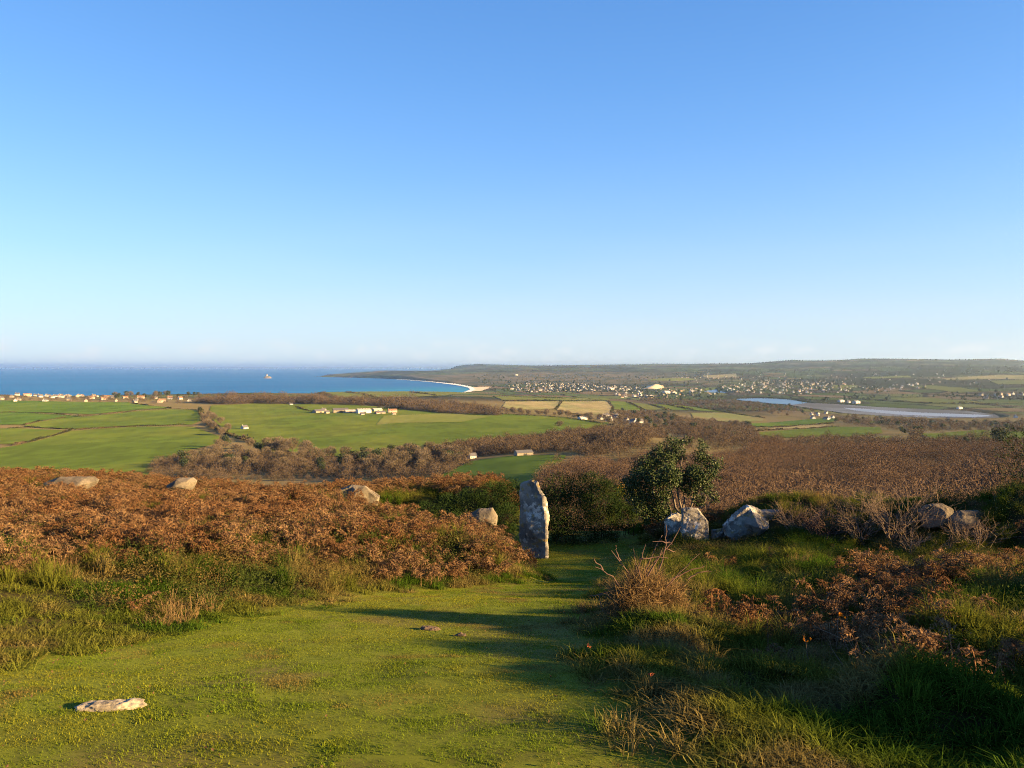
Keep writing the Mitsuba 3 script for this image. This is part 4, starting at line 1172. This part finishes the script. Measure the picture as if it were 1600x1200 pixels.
def stone(px, y, thick, seed, ridge=.35, yaw=0.0, rough=.05):
    """A stone from its outline, with its own thickness: facetted front and back round a worn edge."""
    rng = np.random.default_rng(seed)
    poly = Polygon([(at(u, v, y)[0], at(u, v, y)[2]) for u, v in px]).buffer(0)
    size = math.sqrt(poly.area)
    poly = poly.buffer(-.03 * size).buffer(.03 * size)
    step = size / 26
    x0, z0, x1, z1 = poly.bounds
    gx, gz = np.meshgrid(np.arange(x0, x1, step), np.arange(z0, z1, step))
    q = np.c_[gx.ravel(), gz.ravel()] + rng.normal(size=(gx.size, 2)) * step * .12
    inner = poly.buffer(-step * .4)
    q = q[shapely.contains_xy(inner, q[:, 0], q[:, 1])]
    ring = np.array(poly.segmentize(step).exterior.coords)[:-1]
    allp = np.vstack([ring, q])
    tri = Delaunay(allp).simplices
    mid = allp[tri].mean(1)
    tri = tri[shapely.contains_xy(poly, mid[:, 0], mid[:, 1])]
    dist = shapely.distance(poly.exterior, shapely.points(allp))
    dist[:len(ring)] = 0
    prof = np.clip(dist / (ridge * size), 0, 1)
    t = thick * (1 - (1 - prof) ** 2.2) ** .6
    # flat facets: the lower envelope of a few tilted planes
    c = allp.mean(0)
    for side in (0, 1):
        env = np.full(len(allp), 1e9)
        for _ in range(8 if seed < 6 else 3):
            g = rng.normal(size=2) * thick / size * (1.5 if seed < 6 else .8)
            env = np.minimum(env, thick * rng.uniform(.85, 1.15) + (allp - c) @ g)
        if side == 0:
            tf = np.minimum(t, np.maximum(env, thick * .25))
        else:
            tb = np.minimum(t, np.maximum(env, thick * .25))
    tf[:len(ring)] = tb[:len(ring)] = 0
    n = len(allp)
    front = np.c_[allp[:, 0], y - tf, allp[:, 1]]
    back = np.c_[allp[:, 0], y + tb, allp[:, 1]]
    a, b, d = allp[tri[:, 0]], allp[tri[:, 1]], allp[tri[:, 2]]
    cr = (b[:, 0] - a[:, 0]) * (d[:, 1] - a[:, 1]) - (b[:, 1] - a[:, 1]) * (d[:, 0] - a[:, 0])
    tri = np.where(cr[:, None] < 0, tri[:, ::-1], tri)
    remap = np.r_[np.arange(len(ring)), n + np.arange(n - len(ring))]
    v = np.vstack([front, back[len(ring):]])
    f = np.vstack([tri, remap[tri][:, ::-1]])
    m = trimesh.Trimesh(v, f, process=False)
    m = m.subdivide()
    v = np.array(m.vertices)
    nn = meshkit.fbm(v * 3.2 / size + seed, 4, seed)[:, None] - .5
    n2 = meshkit.fbm(v * 13 / size + seed, 3, seed + 1)[:, None] - .5
    v = v + np.array(m.vertex_normals) * (nn * rough * 1.1 + n2 * rough * .55) * size
    c0, a = np.array([v[:, 0].mean(), y, 0]), math.radians(yaw)
    w = v - c0
    v = np.c_[w[:, 0] * math.cos(a) - w[:, 1] * math.sin(a), w[:, 0] * math.sin(a) + w[:, 1] * math.cos(a), w[:, 2]] + c0
    if seed in (8, 10, 11):
        v[:, 2] -= .09
    return v, np.array(m.faces)


STONES = [
    ([(813, 757), (822, 752), (833, 749), (841, 751), (847, 765), (852, 772), (854, 790), (857, 810), (858, 840), (858, 872), (836, 872), (818, 872), (811, 840), (812, 800), (812, 775)], 18.0, .22, 1, .14, 'standing_stone', 'tall upright grey stone left of the gateway through the bank', 'standing stone'),
    ([(1066, 795), (1078, 793), (1090, 793), (1096, 800), (1106, 814), (1107, 830), (1107, 852), (1100, 866), (1080, 870), (1066, 872), (1063, 840)], 17.6, .24, 2, .30, 'standing_stone', 'squat upright stone with a slanted top right of the gateway', 'standing stone'),
    ([(1038, 812), (1048, 803), (1058, 800), (1066, 805), (1068, 860), (1044, 862), (1038, 830)], 18.4, .2, 3, .3, 'stone_block', 'half hidden stone just behind the squat upright stone', 'stone'),
    ([(1111, 828), (1130, 825), (1134, 828), (1134, 840), (1112, 842)], 17.8, .14, 4, .3, 'stone_block', 'small square stone between the squat upright stone and the boulder', 'stone'),
    ([(1128, 822), (1150, 800), (1166, 788), (1176, 790), (1190, 797), (1222, 795), (1230, 803), (1215, 825), (1180, 842), (1145, 846), (1132, 836)], 17.6, .55, 5, .5, 'boulder', 'pale lichen covered boulder right of the gateway', 'boulder'),
    ([(1434, 800), (1450, 788), (1472, 786), (1488, 794), (1484, 824), (1445, 826)], 15.9, .3, 6, .5, 'boulder', 'left of two grey boulders half buried in the right hand bank', 'boulder'),
    ([(1478, 806), (1500, 797), (1526, 797), (1552, 810), (1550, 832), (1484, 834)], 15.7, .3, 7, .5, 'boulder', 'right of two grey boulders half buried in the right hand bank', 'boulder'),
    ([(57, 760), (75, 746), (95, 739), (140, 739), (149, 746), (140, 766), (80, 768)], 19.0, .6, 8, .5, 'boulder', 'broad flat grey boulder in the bracken at the far left', 'boulder'),
    ([(46, 799), (70, 788), (100, 783), (114, 787), (104, 800), (60, 806)], 14.5, .35, 9, .5, 'boulder', 'low pale slab in the bracken below the broad flat boulder', 'boulder'),
    ([(262, 752), (280, 741), (300, 741), (306, 747), (300, 760), (268, 762)], 20.0, .4, 10, .5, 'boulder', 'small pale boulder near the bracken skyline on the left', 'boulder'),
    ([(516, 776), (530, 758), (550, 752), (570, 754), (594, 770), (590, 784), (540, 788)], 18.6, .6, 11, .5, 'boulder', 'rounded tan boulder in the bracken left of the dark hollow', 'boulder'),
    ([(726, 806), (748, 795), (770, 793), (778, 806), (776, 822), (732, 822)], 17.4, .3, 12, .5, 'boulder', 'grey boulder lying in the dark hollow, its colour darkened for shade', 'boulder'),  # takes the darker stone colour in place of the shade lying here
]
for px, y, th, seed, ridge, name, text, cat in STONES:
    if seed == 1:
        px = [(836 + (u - 836) * 1.22, v) for u, v in px]
    shape(numbered(name), stone(px, y, th, seed, ridge, -40 if seed == 1 else (-10 if seed == 2 else 0)), 'weathered_material' if seed >= 6 else 'granite_material', 35, text, cat)


def flat_stone(u, v, L, W, H, rot, seed):
    p = ground_at(u, v, 2.0, 60)
    m = trimesh.creation.icosphere(4, 1.0)
    w = np.array(m.vertices)
    w = np.sign(w) * np.abs(w) ** .8
    w += (meshkit.fbm(w * 1.6 + seed * 5, 4, seed)[:, None] - .5) * .55 * w
    w = w * [L / 2, W / 2, H]
    w += np.array(m.vertex_normals) * (meshkit.fbm(w * 30 + seed, 3, seed)[:, None] - .5) * .03
    c, s = math.cos(rot), math.sin(rot)
    w = w @ np.array([[c, s, 0], [-s, c, 0], [0, 0, 1]])
    return w + p + [0, 0, H * .12], np.array(m.faces)


scene['bare_rock_material'] = {'type': 'bumpmap', 'arbitrary': proc(lambda p, n, uv: .01 * fbm(p.x * 40., p.y * 40., p.z * 40., 3), 2e-3), 'scale': 1.0,
                               'bsdf': principled(lambda p, n, uv: mix((.36, .32, .25), (.19, .17, .14), smoothstep(.4, .65, fbm(p.x * 30., p.y * 30., p.z * 30., 3))), .9, .1)}
scene['brown_rock_material'] = principled(lambda p, n, uv: mix((.17, .12, .085), (.09, .07, .05), noise(p.x * 50., p.y * 50., p.z * 50.)), .9, .1)
for u, v, L, W, H, rot, seed, text in [
        (172, 1107, .33, .10, .034, .16, 1, 'flat pale stone poking out of the turf at the lower left'),
        (672, 984, .17, .10, .022, -.3, 2, 'small brown grey rock worn into the middle of the path'),
        (720, 994, .10, .05, .018, -.4, 3, 'tiny rock in the path at the edge of the long shadow')]:
    shape(numbered('path_stone'), flat_stone(u, v, L, W, H, rot, seed), 'bare_rock_material' if seed == 1 else 'brown_rock_material', 40, text, 'stone')

# ------------------------------------------------------------------ the holly bush
rng = np.random.default_rng(31)
scene['holly_material'] = two({'type': 'principled', 'base_color': proc(lambda p, n, uv: mix((.015, .036, .010), (.042, .060, .016), noise(p.x * 9., p.y * 9., p.z * 9.))), 'roughness': .5, 'specular': .25})
scene['holly_bark_material'] = principled(lambda p, n, uv: mix((.24, .20, .16), (.13, .11, .09), noise(p.x * 20., p.y * 20., p.z * 7.)), .9, .1)
YH = 18.9
PXM = YH / F
hl = [(1000, 745, 17), (988, 758, 10), (1012, 727, 16), (1026, 712, 13), (1040, 722, 16), (1050, 705, 12), (1058, 694, 9), (1062, 712, 10), (1045, 745, 18), (1025, 750, 15), (1079, 738, 12), (1092, 714, 10), (1097, 701, 9),
      (1106, 722, 11), (1112, 740, 9), (1090, 742, 15), (1102, 760, 12), (1113, 776, 9), (1092, 782, 10), (1078, 762, 12), (1008, 772, 14), (995, 785, 10), (1020, 790, 14), (1035, 775, 13), (1040, 800, 10), (1012, 806, 10), (1064, 752, 12), (1030, 802, 12), (1000, 795, 9), (984, 770, 9), (978, 748, 7)]
lob = [(at(u, v, YH + rng.normal() * .22), (r * PXM, r * PXM * 1.05, r * PXM)) for u, v, r in hl]
hr = np.random.default_rng(4)
for _ in range(16):
    a_, q_ = hr.uniform(-.4, 3.5), hr.uniform(.85, 1.18)
    hl.append((1052 + 72 * q_ * math.cos(a_), 745 - 52 * q_ * math.sin(a_), hr.uniform(3.5, 7)))
lob = [(at(u, v, YH + rng.normal() * .22), (r * PXM, r * PXM * 1.05, r * PXM)) for u, v, r in hl]
pt, dd = crown_points(3600, lob, rng, .45)
cl_ = np.repeat(pt, 6, 0) + rng.normal(size=(21600, 3)) * .042
shape('holly_bush__foliage', leaves(cl_, rng.uniform(.036, .064, 21600), rng, .3, .6), 'holly_material')
b0 = at(1062, 838, YH)
b0[2] = height0(b0[0], b0[1]) - .1
for k, pxs in enumerate([[(1060, 800), (1050, 772), (1040, 740)], [(1070, 805), (1068, 770), (1060, 730)], [(1074, 808), (1084, 780), (1092, 735)], [(1056, 812), (1040, 785), (1018, 750)],
                         [(1045, 822), (1020, 808), (992, 790), (975, 778)], [(1078, 812), (1098, 790), (1106, 770)], [(1066, 800), (1058, 760), (1066, 715)]]):
    q = [b0 + rng.normal(size=3) * [.05, .1, 0]] + [at(u, v, YH + rng.normal() * .15) for u, v in pxs]
    qq = np.vstack([crooked(q[i], q[i + 1], 4, .02, rng)[:-1] for i in range(len(q) - 1)] + [[q[-1]]])
    shape(f'holly_bush__{numbered_local("stem", k)}', tube(qq, np.linspace(.045, .012, len(qq)), 6), 'holly_bark_material', True)
tag('holly_bush', 'dark glossy evergreen bush with pale stems behind the squat upright stone', 'bush')

# ------------------------------------------------------------------ gorse
scene['gorse_material'] = two(principled(lambda p, n, uv: mix((.020, .042, .010), (.060, .068, .016), smoothstep(.55, .85, fbm(p.x * 3., p.y * 3., p.z * 3., 3))), .9, .1))
scene['gorse_stem_material'] = principled((.05, .042, .03), .9, .1)
scene['gorse_flower_material'] = two(principled((.62, .36, .02), .7, .2))


def gorse(key, lobes, n, seed, text, flowers=0, spot=None, r=.085):
    rng = np.random.default_rng(seed)
    p, d = crown_points(n, lobes, rng, .5)
    v = slivers(np.repeat(p, 4, 0) + rng.normal(size=(n * 4, 3)) * .03, np.repeat(d, 4, 0) + rng.normal(size=(n * 4, 3)) * .7 + [0, 0, .3], rng.uniform(.04, r, n * 4), .011, rng)
    shape(key + '__foliage', v, 'gorse_material')
    st = []
    for c, rr in lobes:
        g = np.array([c[0] * .6 + lobes[0][0][0] * .4, c[1], 0])
        g[2] = height0(g[0], g[1]) - .05
        st.append(tube(crooked(g, c, 5, .04, rng), np.linspace(.012, .006, 5), 4))
    shape(key + '__stem', join(st), 'gorse_stem_material')
    if flowers:
        p, d = crown_points(flowers * 6, lobes, rng, .9)
        if spot is not None:
            p = p[np.argsort(np.linalg.norm(p - spot, axis=1))[:flowers]]
        else:
            p = p[:flowers]
        shape(key + '__flowers', leaves(p + rng.normal(size=p.shape) * .02, rng.uniform(.015, .03, len(p)), rng, .5, .8), 'gorse_flower_material')
    tag(key, text, 'gorse bush')


def px_lobes(rows_, rng):
    return [(at(u, v, y), (r * y / F, r * y / F * 1.1, r * y / F * .95)) for u, v, y, r in rows_]


gorse(numbered('gorse_bush'), px_lobes([(885, 800, 19.8, 44), (874, 766, 19.5, 30), (905, 768, 19.8, 32), (860, 790, 19.6, 34), (895, 835, 20, 34), (865, 820, 20.4, 26), (880, 850, 19.6, 24), (912, 848, 19.8, 26)], rng), 6500, 1, 'dark green gorse bush directly right of the tall upright stone')
gorse(numbered('gorse_bush'), px_lobes([(940, 785, 20.4, 36), (925, 762, 20.6, 26), (945, 815, 20.8, 30), (955, 765, 21.6, 18), (945, 845, 20.2, 24)], rng), 4600, 2, 'dark gorse bush in the middle of the gateway gap')
gorse(numbered('gorse_bush'), px_lobes([(978, 785, 21.2, 28), (985, 765, 21.4, 18), (972, 808, 20.8, 24), (996, 790, 21, 20)], rng), 3200, 3, 'gorse bush with yellow flowers against the left side of the holly', 260, at(976, 758, 21.2))
gorse(numbered('gorse_bush'), px_lobes([(640, 808, 18.2, 16), (665, 803, 18.5, 20), (700, 795, 18.8, 24), (735, 788, 19.2, 26), (770, 780, 19.4, 28), (795, 775, 19.6, 28), (715, 815, 18.2, 18), (790, 808, 18.8, 24)], rng), 6500, 4, 'low gorse added as the dark shadow in the hollow left of the tall stone')  # added bush, stands in for the black cast shadow in the hollow
# gorse added beyond the right frame edge to shade the foreground and gateway
for k, (x, y, s) in enumerate([(3.5, 3.2, .46), (4.7, 3.8, .52), (9.4, 11.6, 1.6), (10.6, 12.4, 1.7), (10.2, 13.4, 1.7), (8.8, 10.2, 1.5)]):
    z = float(height0(x, y))
    rr = np.random.default_rng(200 + k)
    lb = [((x + rr.normal() * .3 * s, y + rr.normal() * .3 * s, z + s * rr.uniform(.45, 1.0)), (s * .6, s * .6, s * .55)) for _ in range(5)]
    gorse(numbered('gorse_bush'), lb, 2600, 210 + k, ['nearest gorse bush added for shade beside the path on the right', 'second gorse bush added for shade beside the path on the right', 'large gorse bush added for shade on the right just before the bank', 'tallest gorse bush added for shade on the right just before the bank', 'gorse bush added for shade on the right at the foot of the bank', 'gorse bush added for shade on the right nearest the rusty bracken'][k], r=.11)


# ------------------------------------------------------------------ bare shrubs and twigs
def branchy(base, height_, spread, n, rng, r0=.012, depth=3):
    parts = []

    def grow(p, d, ln, r, lvl):
        q = p + d * ln
        m = (p + q) / 2 + rng.normal(size=3) * ln * .07
        parts.append(tube([p, m, q], [r, r * .8, r * .55], 3 if lvl < depth else 4))
        if lvl:
            for _ in range(rng.integers(2, 4)):
                e = d + rng.normal(size=3) * .55
                e[2] = abs(e[2]) * .8 + .1
                e /= np.linalg.norm(e)
                grow(p + (q - p) * rng.uniform(.4, 1), e, ln * rng.uniform(.5, .8), r * .55, lvl - 1)
    for _ in range(n):
        a = rng.uniform(0, 6.283)
        d = np.array([math.cos(a) * spread, math.sin(a) * spread, 1.0]) + rng.normal(size=3) * .15
        d /= np.linalg.norm(d)
        grow(np.array(base) + np.r_[rng.normal(size=2) * .08, -.05], d, height_ * rng.uniform(.35, .5), r0, depth)
    return join(parts)


for k, (u, v, y, h, sp, n, text) in enumerate([
        (1395, 846, 15.9, 1.75, .7, 30, 'tallest bare grey twiggy shrub on the right hand bank'),
        (1345, 846, 16.2, 1.3, .8, 22, 'bare twiggy shrub just left of the tallest shrub on the bank'),
        (1290, 846, 16.5, 1.2, .8, 22, 'reddish bare shrub in the middle of the right hand bank'),
        (1245, 840, 17.0, 1.1, .9, 22, 'bare bramble shrub growing against the pale boulder'),
        (1435, 848, 14.9, 1.1, .8, 16, 'bare shrub in front of the two half buried boulders'),
        (1520, 850, 14.8, 1.1, .8, 20, 'low bare shrub on the bank at the right edge')]):
    p = at(u, v, y)
    p[2] = height0(p[0], p[1])
    shape(numbered('bare_shrub'), branchy(p, h, sp, n, np.random.default_rng(300 + k), .009), 'grey_stem_material' if k != 2 else 'stem_material', False, text, 'shrub')

# the tangled bush at the edge of the path
rng = np.random.default_rng(55)
YB = 6.5
Z = lambda x, y: float(height0(x, y))
cb = at(1008, 945, YB)
gb = Z(cb[0], cb[1])
lob = [(at(u, v, YB + dy), (r * YB / F, r * YB / F, r * YB / F * .9)) for u, v, r, dy in [(1005, 945, 42, 0), (975, 950, 30, -.05), (1035, 945, 34, .1), (1010, 915, 28, .1), (985, 925, 24, 0), (1050, 930, 22, .15), (1000, 970, 34, -.1)]]
lob = [(c_, tuple(1.15 * q_ for q_ in r_)) for c_, r_ in lob]
p, d = crown_points(8500, lob, rng, .35)
dt = slivers(p, d * .8 + rng.normal(size=p.shape) * .8 + [0, 0, .25], rng.uniform(.05, .17, len(p)), .0055, rng)
shape('tangled_bush__dry_grass', dt, 'dry_grass_material')
p, d = crown_points(1800, lob, rng, .5)
shape('tangled_bush__dead_leaves', leaves(p, rng.uniform(.014, .032, len(p)), rng, .2, .6), 'bracken_material')
STEMS = [[(1005, 945), (1011, 890), (1050, 847), (1063, 823)], [(1000, 940), (1010, 886), (1035, 836)], [(1030, 890), (1041, 851), (1041, 820)], [(995, 940), (982, 895), (955, 860)], [(970, 876), (963, 862), (962, 852)],
         [(980, 930), (958, 901), (930, 886)], [(942, 890), (928, 873)], [(1000, 930), (994, 890), (990, 857)], [(1000, 930), (997, 886), (1009, 850)], [(1020, 950), (1041, 917), (1060, 896), (1093, 865)],
         [(1050, 905), (1080, 890), (1101, 884)], [(999, 874), (1020, 871), (1044, 872)], [(985, 960), (945, 925), (936, 932), (942, 955)], [(960, 925), (930, 931), (922, 931)], [(1012, 900), (1030, 870), (1036, 856)],
         [(1005, 960), (1012, 1000)], [(1012, 960), (1014, 1005)], [(1020, 960), (1038, 996)], [(965, 950), (970, 970), (963, 985)], [(1040, 960), (1075, 958), (1100, 955)], [(1050, 851), (1035, 846), (1020, 846)], [(1042, 858), (1055, 862)], [(1075, 905), (1090, 895), (1112, 893)]]
sp = []
for k, pxs in enumerate(STEMS):
    q = [at(u, v, YB + .06 * math.sin(k * 2.1) - (.12 if v > 950 else 0)) for u, v in pxs]
    qq = np.vstack([crooked(q[i], q[i + 1], 4, .006, rng)[:-1] for i in range(len(q) - 1)] + [[q[-1]]])
    sp.append(tube(qq, np.linspace(.0072, .003, len(qq)), 5))
for k, m in enumerate(sp):
    shape(f'tangled_bush__{numbered_local("stem", k)}', m, 'stem_material', True)
tag('tangled_bush', 'tangled dead bush with long bare red brown stems at the right edge of the path', 'bush')

# dead weeds and stray stems in the right foreground
def weed(key, pxs, y, text, r=.004, mat='grey_stem_material', leaf=None, cat='dead weed'):
    rng = np.random.default_rng(len(scene))
    parts = []
    for poly in pxs:
        q = [at(u, v, y + rng.normal() * .04) for u, v in poly]
        if abs(poly[0][1] - max(w[1] for w in poly)) < 1:
            q[0][2] = min(q[0][2], Z(q[0][0], q[0][1]) - .02)
        qq = np.vstack([crooked(q[i], q[i + 1], 4, .004, rng)[:-1] for i in range(len(q) - 1)] + [[q[-1]]])
        parts.append(tube(qq, np.linspace(r, r * .45, len(qq)), 4))
    shape(key + '__stem', join(parts), mat, True)
    if leaf:
        c = np.array([at(u, v, y) for u, v in leaf[0]])
        shape(key + '__leaf', leaves(np.repeat(c, 3, 0) + rng.normal(size=(len(c) * 3, 3)) * .012, leaf[2], rng, 0, .7), leaf[1])
    tag(key, text, cat)


scene['orange_leaf_material'] = thin(lambda p, n, uv: mi.Color3f(.75, .26, .02), .6)
scene['russet_leaf_material'] = thin(lambda p, n, uv: mi.Color3f(.33, .10, .05), .5)
weed(numbered('dead_weed'), [[(1342, 1078), (1334, 1040), (1318, 1000), (1268, 976)], [(1342, 1076), (1340, 1030), (1322, 990)], [(1345, 1075), (1344, 1035), (1330, 1000)], [(1344, 1060), (1350, 1020), (1358, 1008)], [(1338, 1050), (1300, 1015), (1290, 1000)], [(1350, 1045), (1380, 1065), (1394, 1078)], [(1340, 1030), (1348, 1012), (1346, 995)]], 5.0,
     'pale dead weed with several forked stalks in the right foreground')
weed(numbered('dead_weed'), [[(1306, 1010), (1309, 975), (1312, 962)]], 5.6, 'thin stalk with a bright orange leaf behind the forked dead weed', .003, leaf=([(1313, 959), (1315, 963)], 'orange_leaf_material', .035))
weed(numbered('dead_weed'), [[(1268, 1042), (1260, 1010), (1256, 990)]], 5.3, 'thin stalk with small orange tip left of the forked dead weed', .003, leaf=([(1258, 996), (1258, 1001)], 'orange_leaf_material', .022))
weed(numbered('dead_weed'), [[(1440, 1002), (1430, 980), (1420, 960)]], 6.0, 'single slanting dead stalk right of the orange leaf', .004)
weed(numbered('dead_weed'), [[(1385, 1122), (1370, 1108)], [(1395, 1120), (1402, 1102)]], 4.1, 'two short broken stalks in the dark hollow of the right foreground', .004)
weed(numbered('dead_weed'), [[(1084, 1072), (1068, 1056), (1060, 1046)]], 5.0, 'small slanting stick among the tussocks below the tangled bush', .004, 'stem_material')
weed(numbered('dead_weed'), [[(1205, 1035), (1200, 1000), (1198, 955)], [(1212, 1036), (1208, 1012), (1203, 990)]], 5.7, 'upright pair of thin stalks right of the tangled bush', .0035, 'stem_material')
weed(numbered('dead_weed'), [[(70, 968), (45, 952), (20, 950)], [(68, 966), (48, 953), (28, 948)], [(80, 955), (60, 945)]], 6.6, 'bleached curved sticks in the grass at the far left', .006)
weed(numbered('dead_weed'), [[(1400, 1160), (1405, 1140), (1398, 1115)]], 3.9, 'russet bracken stalk standing in the lower right foreground', .004, 'stem_material', leaf=([(1403, 1118), (1408, 1130), (1412, 1140), (1400, 1136), (1418, 1150), (1395, 1150)], 'russet_leaf_material', .05))
for k, (u, v, text) in enumerate([(918, 1033, 'red leaf caught in the grass at the right edge of the path'), (1020, 1085, 'curled brown leaf in the shade below the tangled bush'), (1092, 1037, 'russet leaf among the tussocks below the tangled bush')]):
    p = ground_at(u, v, 2.5, 40) + [0, 0, .10]
    shape(numbered('fallen_leaf'), leaves(p + np.random.default_rng(k).normal(size=(3, 3)) * .012, .028, np.random.default_rng(k + 9), .3, .7), 'russet_leaf_material', False, text, 'leaf')

# ------------------------------------------------------------------ the air: haze between the viewer and the far hills
scene['haze_boundary'] = {'type': 'null'}
HZ0, HZ1 = float(gv[:, 2].min()) - 1, max(float(gv[:, 2].max()), 5.0) + 12
scene['haze'] = {'type': 'cube', 'to_world': T().translate([0, 30000, (HZ0 + HZ1) / 2]).scale([125000, 42000, (HZ1 - HZ0) / 2]),
                 'bsdf': {'type': 'ref', 'id': 'haze_boundary'}, 'interior': {'type': 'ref', 'id': 'air'}}
tag('haze', 'thin pale haze over the far land', 'haze', kind='stuff')

# look-alikes few enough to be told apart by their place in their row
ORD = ['first', 'second', 'third', 'fourth', 'fifth', 'sixth', 'seventh', 'eighth', 'ninth', 'tenth', 'eleventh', 'twelfth', '13th', '14th', '15th', '16th', '17th', '18th', '19th', '20th']
rows_of = {}
for key, d in labels.items():
    if 'group' in d and scene.get(key, {}).get('type') == 'instance':
        rows_of.setdefault((d['group'], d['label']), []).append(key)
for (group, text), keys in rows_of.items():
    if 1 < len(keys) <= 20:
        at_ = {k: np.array(scene[k]['to_world'].matrix)[:2, 3] for k in keys}
        for n, k in enumerate(sorted(keys, key=lambda k: at_[k][0] / at_[k][1])):
            labels[k] = {**labels[k], 'label': (ORD[n] + ' from left: ' + text).replace('leafless brown tree', 'bare tree').replace('dark evergreen tree', 'evergreen').replace(' in the dark clump between', ' between')}
